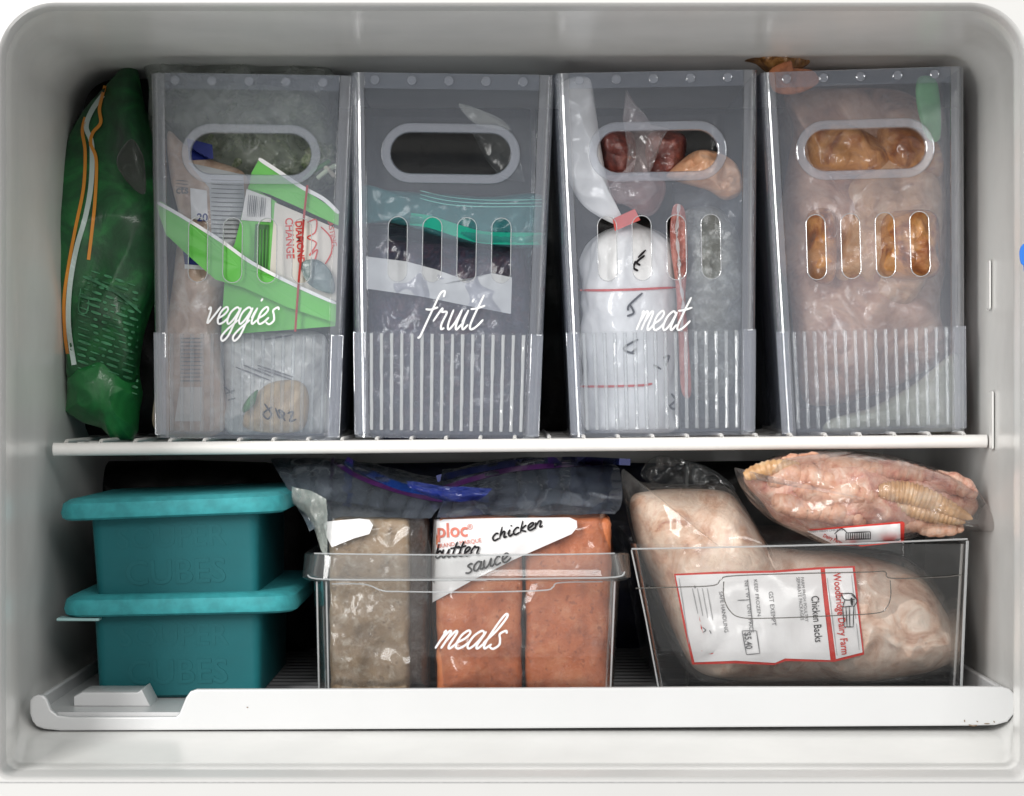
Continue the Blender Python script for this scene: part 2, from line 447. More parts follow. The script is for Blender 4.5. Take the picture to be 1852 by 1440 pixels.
# moulded shelf supports on the side walls
for px, py, h, Y in ((1779, 515, 44, -.03), (1786, 760, 52, -.04)):
    c = w(px, py, Y); hx = .0035
    hx = .0007; c.x = .3400 if px > 900 else -.3335; V, F = boxv(c.x-hx, c.x+hx, Y-.002, Y+.010, c.z-h*S, c.z+h*S)
    bevel(mk('shelf_support', V, F, M['liner'], fz),   .0010, 4)
# blue sticker at the edge of the frame
c = w(1853, 466, -.252)
V, F = plate([spline([Vector((c.x+a*S*.86, c.z+b*S*.86)) for a, b in ((-4, -8), (-6, 12), (2, 26), (22, 20), (24, -22), (4, -26), (1, -14))], 4, True)], .0012)
tag(mk('sticker', [v+Vector((0, -.2475, 0)) for v in V], F, plain('blue_sticker', (20, 110, 205), .4), None, False), 'bright blue ragged sticker on the right edge of the freezer frame', 'sticker')

# ------------------------------------------------------------------ wire shelf
def shelf_px(px): return 802+(px-95)*(-15/1687)
z_sh = lambda px: w(px, shelf_px(px), -.015).z
sh = thing('wire_shelf', 'white coated wire shelf spanning the freezer under the tall bins', 'shelf', (0, -.015, w(926, 795, -.015).z))
a = w(97, shelf_px(97)+11, -.018); b = w(1784, shelf_px(1784)+11, -.018)
pts = [a.lerp(b, i/20) for i in range(21)]
V, F = tube(pts, .0048, 14); mk('front_rail', V, F, M['coated_wire'], sh)
ydir = (b-a).normalized()
for k in range(27):
    t = (k+.35)/27; p = a.lerp(b, t); top = p+Vector((0, 0, .0052))
    path = [p+Vector((0, .001, .001)), p+Vector((0, -.001, .0045)), top+Vector((0, .004, .0006)), top+Vector((0, .012, .0006)), top+Vector((0, .34, .0006))]
    V, F = tube(path, .0014, 8); mk('shelf_wire', V, F, M['coated_wire'], sh)
for yy in (.1, .22, .335):
    V, F = tube([q+Vector((0, yy, .0022)) for q in (a, b)], .0022, 8); mk('cross_wire', V, F, M['coated_wire'], sh)

# ------------------------------------------------------------------ pull-out tray at the bottom
tr = thing('pull_out_tray', 'white shallow pull-out tray with a cut-away finger grip at its left front', 'tray', (0, -.12, -.224))
TY = -.125
tl = lambda px, py: (lambda q: (q.x, q.z))(w(px, py, TY))
left_low = [(54, 1290), (58, 1304), (66, 1314), (80, 1319), (110, 1322)]
right_low = [(1760, 1313), (1800, 1312), (1822, 1306), (1834, 1292), (1838, 1272)]
outl = [(130, 1297), (318, 1297), (324, 1291), (336, 1262), (344, 1251), (356, 1247), (700, 1246), (1300, 1243), (1812, 1242), (1826, 1246), (1836, 1256)]
loop = [tl(*q) for q in ([(54, 1268), (60, 1260), (68, 1257), (78, 1258), (84, 1264), (92, 1284), (104, 1294)]+outl+right_low[::-1]+[(926, 1318)]+left_low[::-1])]
V, F = plate([loop], .006, .0012); mk('front_panel', [v+Vector((0, TY, 0)) for v in V], F, M['tray'], tr)
V, F = boxv(-.3204, .333, TY+.0075, .30, -.2155, -.2125); mk('base', V, F, M['tray'], tr)
bevel(mk('side_wall', *boxv(-.3243, -.3205, TY+.0068, .30, -.2155, -.2035), M['tray'], tr), .0012, 2)
bevel(mk('side_wall', *boxv(.3345, .3385, TY+.0068, .30, -.2155, -.1985), M['tray'], tr), .0012, 2)
mk('back_wall', *boxv(-.3200, .3335, .296, .30, -.212, -.1985), M['tray'], tr)
m_sc = plain('brown_scuff', (120, 100, 80), .7)
for p in ([(1744, 1302), (1745, 1306)], [(1766, 1304), (1769, 1306)], [(1752, 1311), (1760, 1313), (1767, 1312)], [(1780, 1309), (1790, 1309)], [(1797, 1304), (1799, 1307)], [(446, 1279), (449, 1280)]):
    V, F = ribbons([p], 2); mk('scuff_mark', [w(v[0], v[1], TY-.0004-v[2]) for v in V], F, m_sc, tr, False)
# raised block behind the finger grip
q0 = w(140, 1300, -.07); q1 = w(262, 1245, -.07)
lp = [(q0.x, -.2125), (q1.x+.006, -.2125), (q1.x, q1.z+.001), (q1.x-.003, q1.z-.001), (q0.x+.006, q1.z-.001), (q0.x, q1.z-.004)]
V, F = plate([lp], .04, .001); mk('grip_block', [v+Vector((0, -.085, 0)) for v in V], F, M['tray'], tr)
# dark ribbed mat on the tray floor
V, F = merge([tube([(-.2, y, -.2105), (.325, y, -.2105)], .0022, 8) for y in [-.08+.022*i for i in range(17)]])
mk('floor_ribs', V, F, plain('dark_ribs', (70, 70, 72), .5), tr)

# ------------------------------------------------------------------ tall bins
HB = .264
def hw(z): return .0668+.0074*z/HB
def tall_bin(label):
    b = thing('tall_bin', label, 'storage bin', (0, 0, 0), 'tall frosted plastic bins on the wire shelf')
    # body: side walls, back and corner posts, open loop at the front
    V = []; F = []; zs = [0, .004, .076, .0765, .150, HB-.004, HB]; cols = None; t = .0018
    def path(z, inset):
        x = hw(z)-inset; r = max(.004, .008-inset); d0 = inset; d1 = .285-inset; lipx = hw(z)-.0105
        if z < .0763: x -= .0000
        pts = [(-lipx, d0 if True else 0)]
        for k in range(6):
            a = R(270-90*k/5); pts.append((-x+r+r*math.cos(a), d0+r+r*math.sin(a)))
        for k in range(6):
            a = R(180-90*k/5); pts.append((-x+.012+.012*math.cos(a), d1-.012+.012*math.sin(a)))
        full = pts+[(-px_, py_) for px_, py_ in reversed(pts)]
        return full
    for z in zs:
        o = path(z, 0); i = path(z, t)
        V += [(x, y, z) for x, y in o+i[::-1]]
    m = len(path(0, 0))*2
    for j in range(len(zs)-1):
        for i in range(m):
            k = (i+1) % m; F.append((j*m+i, j*m+k, (j+1)*m+k, (j+1)*m+i))
    h = m//2
    for base in (0, (len(zs)-1)*m):
        for i in range(h-1): F.append((base+i, base+i+1, base+m-2-i, base+m-1-i))
    sw = mk('side_walls', V, F, M['bin_thick'], b, local=True)
    sw.data.materials.append(M['clearbin'])
    for pl in sw.data.polygons:
        if pl.center.y > .26: pl.material_index = 1
    V, F = boxv(-.064, .064, .003, .28, .003, .005); mk('bottom', V, F, M['bin'], b, local=True)
    # front panel with grip hole and four slots
    wl_, wt = hw(0)-.0108, hw(HB)-.0108
    outer = [(-wl_, .0), (wl_, .0), (wt, HB), (-wt, HB)]
    holes = [stadium(0, .2062, .0432, .0146)]+[stadium(x, .1365, .0066, .0232, 8) for x in (-.0375, -.0125, .0125, .0375)]
    V, F = plate([outer]+holes, .0018, .0004); mk('front_panel', V, F, M['bin'], b, local=True)
    V, F = plate([stadium(0, .2062, .0502, .0216, 16), stadium(0, .2062, .0436, .015, 16)], .0028, .0009)
    mk('grip_ring', [v+Vector((0, -.0022, 0)) for v in V], F, M['bin_thick'], b, local=True)
    for x in (-.0375, -.0125, .0125, .0375):
        V, F = plate([stadium(x, .1365, .0072, .0238, 8), stadium(x, .1365, .0066, .0232, 8)], .0026, .0002)
        mk('slot_edge', [v+Vector((0, -.0004, 0)) for v in V], F, M['bin_rib'], b, local=True)
    # top band with its lower ledge and five moulded dimples
    V, F = plate([[(-wt+.0002, HB-.0115), (wt-.0002, HB-.0115), (wt, HB), (-wt, HB)]], .0012, .0004)
    mk('top_band', [v+Vector((0, -.0016, 0)) for v in V], F, M['bin'], b, local=True)
    for i in range(5):
        x = (i-2)*.0268-.002
        V, F = plate([stadium(x, HB-.0055, .0034, .0034, 6)], .0022, .0008)
        mk('dimple', [v+Vector((0, -.0032, 0)) for v in V], F, M['bin_thick'], b, local=True)
    # ribbed lower panel
    parts = []
    for i in range(16):
        x = -.0545+i*.0072; rr = [.0013*(1+.25*noise.noise(Vector((i*.7, k*.45, 3)))) for k in range(15)]
        parts.append(tube([(x*(1+.02*k/14)+.0002*noise.noise(Vector((k*.5, i, 9))), .0002, .0055+.0700*k/14) for k in range(15)], rr, 8))
    V, F = merge(parts); mk('ribs', V, F, M['bin_rib'], b, local=True)
    V, F = plate([[(-.0615, .0045), (.0615, .0045), (.0625, .0765), (-.0625, .0765)]], .0008, .0002)
    mk('ribbed_panel', [v+Vector((0, .0022, 0)) for v in V], F, M['clearbin'], b, local=True)
    # corner thickening beside the ribs
    for s in (-1, 1):
        V, F = plate([[(s*.0585, .002), (s*.0668, .002), (s*.0688, .0762), (s*.0598, .0762)][::s]], .003, .0006)
        mk('corner_post', [v+Vector((0, -.0012, 0)) for v in V], F, M['bin_thick'], b, local=True)
    return b
proto = tall_bin('tall frosted plastic bin lettered veggies, leftmost of the four on the shelf')
def copy_tree(o, parent=None):
    c = o.copy(); sc.collection.objects.link(c); c.parent = parent
    for ch in list(o.children): copy_tree(ch, c)
    return c
binspec = [(447, 798, -.8, 'tall frosted plastic bin lettered veggies, leftmost of the four on the shelf', ('veggies', 368, 586, 128, 30), .0),
           (808, 797, -.8, 'tall frosted plastic bin lettered fruit, with a dark zip bag inside', ('fruit', 757, 596, 103, 36), 0),
           (1199, 793, 1.1, 'tall frosted plastic bin lettered meat, holding a white roll of mince', ('meat', 1151, 597, 84, 34), 0),
           (1581, 789, 1.8, 'tall frosted plastic bin without any lettering, beside the right wall', None, .0)]
bins = [proto]+[copy_tree(proto) for _ in range(3)]
for b, (px, py, roll, lab, wd, Y) in zip(bins, binspec):
    p = w(px, py, Y); b.location = p+Vector((0, -.0, .0015)); b.rotation_euler = (0, -R(roll), 0); b['label'] = lab
for bi, hz, gs in ((0, .10, 1.5), (2, .25, 3.5), (3, .12, 1.0)):  # dimmer ribs per bin: weaker highlights put into the plastic colour
    for c_ in [o for o in sc.collection.objects if o.parent == bins[bi]]:
        if c_.name.split('.')[0] == 'ribs':
            c_.data = c_.data.copy(); c_.data.materials[0] = clear('dim_highlight_plastic', (222, 226, 230), hz, .1, (.98, .99, 1), gs, .5, 40, .002)
bpy.context.view_layer.update()
for b, (px, py, roll, lab, wd, Y) in zip(bins, binspec):
    if not wd: continue
    V, F = word2d(wd[0], wd[1], wd[2], wd[3], wd[4], 3.6)
    Mi = (Matrix.Translation(b.location) @ Matrix.Rotation(b.rotation_euler.y, 4, 'Y')).inverted()
    V = [Mi @ w(v[0], v[1], -.0025-v[2]) for v in V]
    mk('lettering', V, F, M['white_ink'], b, False, local=True)

# ------------------------------------------------------------------ green bag on the far left of the shelf
gb = thing('frozen_vegetable_bag', 'dark green frozen vegetable bag with orange and white stripes standing left of the bins', 'frozen food bag', w(185, 798, .06))
m_green = food('green_bag_print', [(8, 42, 22), (18, 78, 40), (36, 122, 58)], 14, 5, .8, .25, .3, 40)
body = pouch('bag_body', [(234, 112), (188, 158), (144, 210), (106, 288), (86, 370), (82, 460), (100, 560), (118, 640), (128, 690), (200, 700), (245, 690), (262, 600), (300, 480), (316, 380), (290, 270), (262, 190), (250, 130)], .07, .032, m_green, gb, crump=.010, cs=11, seed=3, tilt=-.03)
foot = pouch('bag_end', [(124, 640), (190, 630), (250, 640), (252, 680), (258, 712), (252, 745), (250, 780), (240, 797), (205, 796), (185, 775), (150, 765), (118, 745), (122, 715)], .068, .026, food('green_bag_end', [(20, 84, 44), (30, 116, 56), (52, 144, 76)], 12, coat=.3, bump=.3, bs=40), gb, crump=.012, cs=18, seed=8, soft=False, per=12)
tb_ = bvh(body)
m_or = plain('orange_stripe', (215, 140, 50), .4); m_wh = plain('pale_stripe', (190, 205, 200), .4)
def band(name, pts, wd, tree, mat, par, n=8, off=.0010, Yf=.05):
    return drape(name, ribbons([pts], wd, n, False), tree, Yf, mat, par, off)
band('white_stripe', [(186, 172), (166, 200), (156, 230), (166, 262), (165, 330), (155, 390), (138, 450), (126, 520), (124, 590), (134, 660)], 9, tb_, m_wh, gb)
band('orange_stripe', [(154, 212), (149, 238), (154, 275), (151, 340), (137, 410), (124, 480), (116, 540), (117, 600), (122, 640)], 6, tb_, m_or, gb)
band('orange_stripe', [(190, 155), (180, 195), (182, 222), (168, 240), (164, 260), (174, 290), (172, 360), (166, 420), (160, 470)], 6, tb_, m_or, gb, off=.0013)
items = []
m_gt = plain('pale_green_print', (70, 128, 92), .5, .3, .5, 90)
st = []
rnd = random.Random(11)
for r in range(17):
    y0 = 482+r*12.2; x = 142+max(0, 6-r)*4-rnd.random()*3
    while x < 248:
        ln = 5+rnd.random()*20
        if r in (3, 4) and x > 150: ln *= .7
        st.append([(x, y0+(x-142)*.34), (min(250, x+ln), y0+(min(250, x+ln)-142)*.34)]); x += ln+3+rnd.random()*5
st += [[(150, 500), (170, 508), (215, 532), (255, 566)], [(142, 535), (176, 543)], [(146, 522), (142, 560), (156, 566), (160, 540), (146, 530)]]
drape('small_print', ribbons([p for i, p in enumerate(st) if i % 3], 5, 4), tb_, .05, m_gt, gb)
drape('small_print', ribbons([p for i, p in enumerate(st) if i % 3 == 0], 2.5, 4), tb_, .05, m_gt, gb)
# grey film corner between bag and bin
tag(pouch('film_scrap', [(238, 252), (256, 275), (262, 300), (262, 350), (235, 335), (212, 300), (216, 275)], .02, .003, clear('smoke_film', (90, 90, 88), .35, .2, (.8, .8, .8), 1.5, 1, 30, .01), None, crump=.002), 'grey clear plastic corner poking out beside the veggies bin', 'plastic wrap')

# ------------------------------------------------------------------ dark packages at the back, most added to stand in for deep shade
dk = [([(96, 100), (180, 92), (300, 96), (330, 130), (330, 780), (110, 790), (92, 500), (90, 200)], .16, .03, 'dark_shade_package', 'dark frozen package standing behind the green bag', 'package'),
      ([(300, 150), (640, 150), (640, 780), (300, 785)], .33, .012, 'dark_shade_package', 'dark frozen package behind the veggies bin', 'package'),
      ([(645, 150), (960, 150), (965, 780), (645, 780)], .33, .012, 'dark_shade_package', 'dark frozen package behind the fruit bin', 'package'),
      ([(968, 150), (1340, 150), (1340, 780), (970, 780)], .33, .012, 'dark_shade_package', 'dark frozen package behind the meat bin', 'package'),
      ([(1345, 150), (1620, 150), (1620, 780), (1345, 780)], .33, .012, 'dark_shade_package', 'dark frozen package behind the unlettered bin', 'package'),
      ([(150, 835), (330, 832), (480, 836), (560, 850), (560, 1180), (180, 1180), (155, 1000)], .25, .03, 'dark_shade_package', 'dark frozen package lying behind the two teal trays', 'package'),
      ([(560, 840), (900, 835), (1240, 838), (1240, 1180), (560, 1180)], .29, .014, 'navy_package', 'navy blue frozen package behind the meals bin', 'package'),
      ([(1245, 835), (1500, 832), (1690, 838), (1690, 1170), (1245, 1180)], .26, .02, 'dark_shade_package', 'dark frozen package behind the bags of chicken', 'package')]
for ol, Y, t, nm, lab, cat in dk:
    tag(pouch(nm, ol, Y, t, M['navy_bag'] if 'navy' in nm else M['dark_shade_bag'], None, crump=.006, cs=16, p=5, soft=False, seed=len(lab), rings=20), lab, cat)

# ------------------------------------------------------------------ veggies bin contents
m_veg = food('frozen_greens', [(46, 58, 40), (92, 112, 78), (150, 160, 130), (196, 204, 182)], 48, 8, 1.5, .5, 1, 90, .004, .5, 60)
vb = thing('frozen_food_bag', 'clear bag of frosty chopped greens at the top of the veggies bin', 'frozen food bag', w(450, 420, .06))
pouch('greens', [(300, 165), (420, 150), (560, 170), (606, 230), (606, 330), (540, 350), (440, 330), (360, 300), (300, 250)], .075, .026, m_veg, vb, lump=.012, ls=45, crump=.006, cs=60, seed=2)
pouch('film', [(250, 92), (300, 104), (390, 98), (480, 112), (560, 120), (604, 134), (612, 240), (614, 380), (540, 372), (420, 350), (320, 310), (272, 240), (268, 150)], .075, .032, M['film_frost'], vb, crump=.011, cs=30, seed=6)
fb = thing('frozen_food_bag', 'tall clear bag of pinkish fillets with blue and white printing in the veggies bin', 'frozen food bag', w(350, 790, .035))
m_fil = food('pinkish_fillets', [(150, 122, 104), (186, 160, 140), (206, 190, 176)], 22, 5, 1, .7, .5, 60, .002, .4, 50)
fo = pouch('bag_body', [(304, 238), (335, 262), (380, 288), (440, 312), (455, 360), (450, 450), (420, 500), (398, 560), (400, 650), (404, 778), (285, 782), (284, 690), (305, 560), (316, 480), (322, 380), (305, 300)], .036, .015, m_fil, fb, crump=.004, cs=32, seed=4)
t2 = bvh(fo)
sticker('blue_band', [(338, 250), (384, 262), (386, 288), (342, 290)], t2, .03, M['blue_ink'], fb)
sticker('white_panel', [(340, 294), (440, 316), (448, 450), (384, 452), (378, 330)], t2, .03, plain('print_panel', (185, 188, 190), .35), fb)
sticker('white_panel', [(344, 340), (374, 345), (376, 400), (346, 396)], t2, .03, M['paper'], fb, off=.0014)
sticker('blue_band', [(330, 446), (384, 450), (384, 482), (334, 478)], t2, .03, M['blue_ink'], fb, off=.0012)
sticker('white_band', [(334, 478), (384, 482), (384, 489), (334, 486)], t2, .03, M['white_ink'], fb, off=.0014)
drape('number_print', text_px([('20', 356, 400, 20, 0, .02)]), t2, .03, M['blue_ink'], fb, .002)
drape('small_print', ribbons([[(382, 325+i*8), (402, 326+i*8), (440, 327+i*8)] for i in range(14)]+[[(318, 326+i*6), (340, 328+i*6)] for i in range(3)], 1.6, 3), t2, .03, M['grey_ink'], fb, .002)
drape('small_print', text_px([('cts', 318, 350, 20, 0, .02)]), t2, .03, M['grey_ink'], fb, .002)
drape('barcode', ribbons([[(326, 612+i*7), (366, 612+i*7)] for i in range(12)], 2.6, 3), t2, .03, M['grey_ink'], fb, .002)
sticker('white_panel', [(325, 700), (365, 700), (364, 762), (316, 762)], t2, .03, plain('pale_panel', (206, 196, 188), .5), fb)
# green and white carton
gc = thing('green_carton', 'bright green and white torn carton with red lettering held by a red band', 'carton', w(470, 600, .02))
m_lime = plain('lime_print', (84, 176, 60), .4, .5, .06, 30); m_limed = plain('mid_green_print', (60, 150, 40), .4, .5, .06, 30)
def slab(name, pts, Y, th, mat, par, dY=0, bow=.0):
    P = [Vector(p) for p in pts]; V = []; F = []; O = []
    for i in range(len(P)):
        O += [P[i].lerp(P[(i+1) % len(P)], k/8) for k in range(8)]
    c = centroid(O); n = len(O); x0 = min(o.x for o in O); x1 = max(o.x for o in O)
    def f(q, s):
        u = (q.x-x0)/(x1-x0); v = w(q.x, q.y, Y); v.y += dY*(u-.5)-bow*math.sin(u*math.pi)+s*th+.0012*noise.noise(v*45); return v
    for s in (0, 1):
        V.append(f(c, s)); V += [f(q, s) for q in O]
    for i in range(n):
        k = (i+1) % n; F += [(0, 1+i, 1+k), (n+1, n+2+k, n+2+i), (1+i, n+2+i, n+2+k, 1+k)]
    return mk(name, V, F, mat, par, smooth=False)
slab('green_panel', [(450, 335), (500, 365), (492, 490), (606, 545), (606, 590), (400, 606), (408, 478), (425, 440)], .0125, .0012, m_lime, gc)
slab('white_panel', [(497, 366), (612, 415), (608, 545), (560, 525), (488, 492)], .0110, .0012, plain('cream_card', (206, 200, 190), .5), gc)
lo = slab('lower_flap', [(282, 372), (290, 364), (400, 436), (500, 500), (608, 548), (607, 584), (520, 556), (440, 520), (390, 506), (340, 462), (300, 424)], .0062, .001, m_lime, gc)
up = slab('upper_flap', [(470, 286), (545, 340), (613, 384), (612, 408), (540, 375), (488, 352), (450, 340), (455, 312)], .0075, .001, m_lime, gc)
V, F = ribbons([[(284, 366), (330, 392), (400, 436), (450, 472), (505, 502), (560, 528), (608, 549)]], 6); mk('flap_edge', [w(v[0], v[1], .0050) for v in V], F, M['paper'], gc, False)
V, F = ribbons([[(468, 287), (500, 308), (545, 338), (585, 360), (613, 386)]], 7); mk('flap_edge', [w(v[0], v[1], .0062) for v in V], F, M['paper'], gc, False)
slab('dark_panel', [(462, 405), (486, 407), (482, 510), (456, 505)], .0110, .001, plain('dark_green_print', (24, 92, 20), .4), gc)
V, F = ribbons([[(460+i*5.5, 415), (458+i*5.5, 500)] for i in range(5)], 2); mk('small_print', [w(v[0], v[1], .0104) for v in V], F, m_limed, gc, False)
slab('barcode_panel', [(446, 342), (490, 358), (490, 402), (436, 398)], .0112, .001, plain('card_white', (206, 204, 202), .5), gc)
rn = random.Random(3); xs = 450; bars = []
while xs < 482:
    bars.append(([(xs, 352+(xs-450)*.2), (xs-3, 392)], .8+rn.random()*2)); xs += 3.4
V, F = merge([(lambda g: ([(a[0], a[1], 0) for a in g[0]], g[1]))(ribbons([p], lw)) for p, lw in bars])
mk('barcode', [w(v[0], v[1], .0105) for v in V], F, M['grey_ink'], gc, False)
V, F = text_px([('CHANGE', 516, 394, 20, 88, .02, .9), ('DIAMOND', 534, 400, 17, 86, .03, .95), ('LASTING', 592, 396, 13, 80, .01)])
mk('red_lettering', [w(v[0], v[1], .0104) for v in V], F, M['red_ink'], gc, False)
V, F = ribbons([[(556, 402), (572, 398), (570, 420), (556, 430), (572, 440), (560, 462), (574, 452), (566, 480)], [(580, 410), (598, 430), (600, 455), (588, 478)]], 2.6)
mk('red_script', [w(v[0], v[1], .0103-v[2]) for v in V], F, M['red_ink'], gc, False)
V, F = tube([w(x, y, .004) for x, y in spline([(556, 335), (549, 400), (546, 450), (541, 500), (538, 540), (534, 600)], 5)], .0009, 6)
tag(mk('rubber_band', V, F, plain('red_band', (165, 40, 36), .5)), 'thin red band stretched down over the green carton', 'rubber band')
# leafy bits, grey lump, white packet, tan root
for i, (x0, y0, x1, y1) in enumerate(((548, 325, 596, 292), (575, 322, 606, 300), (585, 300, 604, 318))):
    V, F = tube([w(x0, y0, .03), w((x0+x1)/2, (y0+y1)/2-2, .026), w(x1, y1, .03)], .0018, 8)
    tag(mk('onion_stalk', V, F, plain('stalk_%d' % i, [(70, 110, 70), (190, 200, 180), (196, 190, 176)][i], .5)), ['green onion stalk lying diagonally above the carton', 'pale stalk end beside the green onion stalk', 'short cream stalk crossing the pale one'][i], 'vegetable')
tag(pouch('frozen_lump', [(545, 476), (575, 470), (600, 495), (604, 530), (570, 522), (552, 505)], .006, .0025, food('blue_grey_lump', [(86, 104, 106), (110, 126, 126), (130, 144, 140)], 30), None, lump=.002), 'blue grey frozen lump in front of the cream carton panel', 'frozen food')
wp = thing('white_packet', 'clear bag with white panel and rows of dark print low in the veggies bin', 'frozen food bag', w(500, 790, .03))
m_wp = food('white_packet_skin', [(150, 150, 146), (196, 196, 192), (220, 220, 216)], 25, 5, 1, .8, .5, 50)
wo = pouch('bag_body', [(412, 606), (500, 600), (585, 606), (592, 680), (594, 776), (500, 782), (410, 780), (406, 700)], .040, .018, m_wp, wp, crump=.007, cs=30, seed=9)
t3 = bvh(wo)
drape('dark_print', ribbons([[(426, 664), (488, 688)], [(440, 660), (494, 682)], [(466, 661), (530, 682)], [(466, 666), (528, 687)], [(478, 614), (530, 606)], [(406, 700), (420, 712)], [(408, 712), (424, 706)], [(412, 724), (426, 720)]], 3.5), t3, .03, M['grey_ink'], wp)
gr = thing('root_vegetable', 'round tan root with green tip and black writing at the bottom of the veggies bin', 'vegetable', w(520, 788, .015))
ro = pouch('root', [(440, 755), (462, 715), (490, 692), (535, 688), (556, 705), (558, 745), (545, 778), (490, 784), (445, 775)], .018, .012, food('tan_root', [(150, 128, 96), (186, 162, 126), (204, 184, 150)], 20, coat=.3), gr, lump=.002)
t4 = bvh(ro)
pouch('green_tip', [(466, 705), (450, 718), (438, 738), (442, 746), (458, 735), (464, 720)], .006, .003, plain('green_tip', (70, 120, 66), .5), gr)
drape('writing', ribbons([[(478, 730), (490, 748), (484, 758), (476, 748), (492, 736)], [(498, 738), (506, 756), (514, 748), (504, 742), (516, 762)], [(520, 748), (530, 745), (524, 762), (536, 758)]], 3.2), t4, .01, M['black_ink'], gr)

# ------------------------------------------------------------------ fruit bin contents
zb = thing('frozen_food_bag', 'zip bag of dark frozen berries with a teal zipper in the fruit bin', 'frozen food bag', w(800, 792, .05))
m_berry = food('dark_berries', [(14, 14, 30), (30, 26, 48), (70, 34, 48), (40, 44, 70)], 38, 6, 1.4, .8, 1, 70, .004, .25, 90, (120, 124, 150))
bo = pouch('berries', [(672, 450), (780, 440), (900, 452), (952, 470), (950, 780), (672, 784), (662, 600)], .05, .026, m_berry, zb, crump=.005, lump=.006, ls=50, cs=40, seed=12, p=4)
pouch('film', [(668, 400), (800, 420), (900, 434), (975, 432), (966, 520), (956, 784), (664, 786), (652, 560), (655, 440)], .052, .034, clear('berry_film', (120, 125, 150), .10, .12, (.97, .97, 1), 2.4, 1, 26, .006, .08, 30), zb, crump=.007, cs=24, seed=15, p=4)
fo_ = pouch('film_header', [(655, 338), (700, 344), (790, 350), (880, 356), (978, 352), (982, 400), (976, 446), (880, 444), (800, 430), (745, 412), (690, 400), (650, 400)], .035, .012, M['film_teal'], zb, crump=.005, cs=20, seed=13, p=4)
t5 = bvh(fo_)
band('zipper', [(742, 396), (780, 402), (830, 418), (880, 430), (980, 432)], 22, t5, plain('teal_zipper', (0, 160, 132), .35), zb)
V, F = merge([(lambda g: ([(a[0], a[1], 0) for a in g[0]], g[1]))(ribbons([[(760, 345+i*7), (810, 356+i*7), (880, 362+i*6), (980, 361+i*6)]], 1.6)) for i in range(3)])
mk('zipper_track', [hit(v[0], v[1], t5, .03, .001) for v in V], F, plain('pale_teal', (120, 190, 180), .4), zb)
t6 = bvh(fo_)
sticker('paper_label', [(662, 464), (735, 473), (790, 488), (845, 508), (890, 494), (926, 502), (924, 568), (860, 556), (760, 536), (662, 522)], t6, .02, plain('grey_paper', (178, 180, 182), .5, .5, .08, 60, .8, 40), zb, off=.002, per=6)
tag(pouch('wrap_corner', [(830, 188), (862, 196), (905, 215), (922, 236), (870, 228), (845, 212)], .02, .002, clear('dull_wrap', (205, 208, 200), .32, .2, gloss=2, bump=1), None), 'small fold of dull clear wrap high in the fruit bin', 'plastic wrap')
tag(pouch('wrap_sheet', [(852, 236), (925, 225), (950, 330), (905, 322), (880, 290)], .10, .004, clear('dim_wrap', (150, 156, 156), .12, .2, gloss=1.6, bump=1), None, soft=False), 'creased clear wrap seen through the grip hole of the fruit bin', 'plastic wrap')

# ------------------------------------------------------------------ meat bin contents
ch = thing('mince_roll', 'white plastic roll of mince with red lines and a red tape tie', 'packaged meat', w(1137, 790, .05))
m_wp2 = food('white_chub_skin', [(206, 206, 206), (226, 226, 226), (238, 238, 238)], 14, 4, .5, .9, .25, 30)
def rev(prof, cx, Y, squash=1, nseg=48, wr=.0):
    V = []; F = []
    pf = [Vector((a, b)) for a, b in prof]; prof = [(q.x, q.y) for q in spline(pf, 4)]
    for j, (py, rad) in enumerate(prof):
        for k in range(nseg):
            t = 2*math.pi*k/nseg; c0 = w(cx, py, Y)
            rr = rad*S*(1+wr*(noise.noise(Vector((math.cos(t)*2, math.sin(t)*2, py*.02)))-.45*abs(noise.noise(Vector((math.cos(t)*5, math.sin(t)*5, py*.03))))))
            V.append((c0.x+rr*math.cos(t), Y+rr*squash*math.sin(t), c0.z))
    for j in range(len(prof)-1):
        for k in range(nseg):
            k2 = (k+1) % nseg; F.append((j*nseg+k, j*nseg+k2, (j+1)*nseg+k2, (j+1)*nseg+k))
    F.append(tuple(range(nseg))); F.append(tuple(range((len(prof)-1)*nseg, len(prof)*nseg)))
    return V, F
prof = [(402, 8), (408, 22), (418, 50), (430, 70), (446, 84), (470, 90), (500, 92)]+[(500+i*20, 92) for i in range(1, 14)]+[(775, 88), (783, 70)]
co = mk('roll_body', *rev(prof, 1140, .046, .9, 96, .10), m_wp2, ch)
pouch('twisted_end', [(1030, 142), (1062, 140), (1072, 160), (1080, 215), (1088, 270), (1100, 330), (1124, 392), (1128, 402), (1112, 406), (1062, 378), (1034, 340), (1020, 285), (1012, 200), (1012, 158)], .03, .010, m_wp2, ch, crump=.005, cs=26, seed=21)
slab('tape_tie', [(1108, 396), (1148, 378), (1158, 398), (1112, 418)], .018, .0012, plain('red_tape', (205, 78, 70), .4), ch)
t7 = bvh(co)
for y0, x1 in ((525, 1222), (699, 1180)):
    drape('red_line', ribbons([[(1049, y0), (1100, y0), (1160, y0-2), (x1, y0-5)]], 4.2), t7, .01, M['red_ink'], ch)
scr = [[(1168, 452), (1154, 466)], [(1166, 462), (1152, 474), (1158, 480)], [(1150, 472), (1146, 484), (1154, 490)], [(1162, 530), (1138, 552), (1136, 562)], [(1140, 552), (1146, 566), (1134, 572)], [(1154, 614), (1132, 626), (1130, 634), (1148, 640)], [(1140, 640), (1152, 630)], [(1182, 660), (1196, 668)], [(1200, 648), (1210, 644), (1204, 662)], [(1214, 712), (1222, 724), (1212, 734), (1220, 740), (1226, 728)]]
drape('handwriting', ribbons(scr, 4), t7, .01, M['black_ink'], ch)
m_red = food('red_meat', [(58, 22, 18), (112, 44, 34), (150, 74, 58)], 30, 5, 1.5, 1, .8, 60, .004, .35, 60, (200, 150, 140))
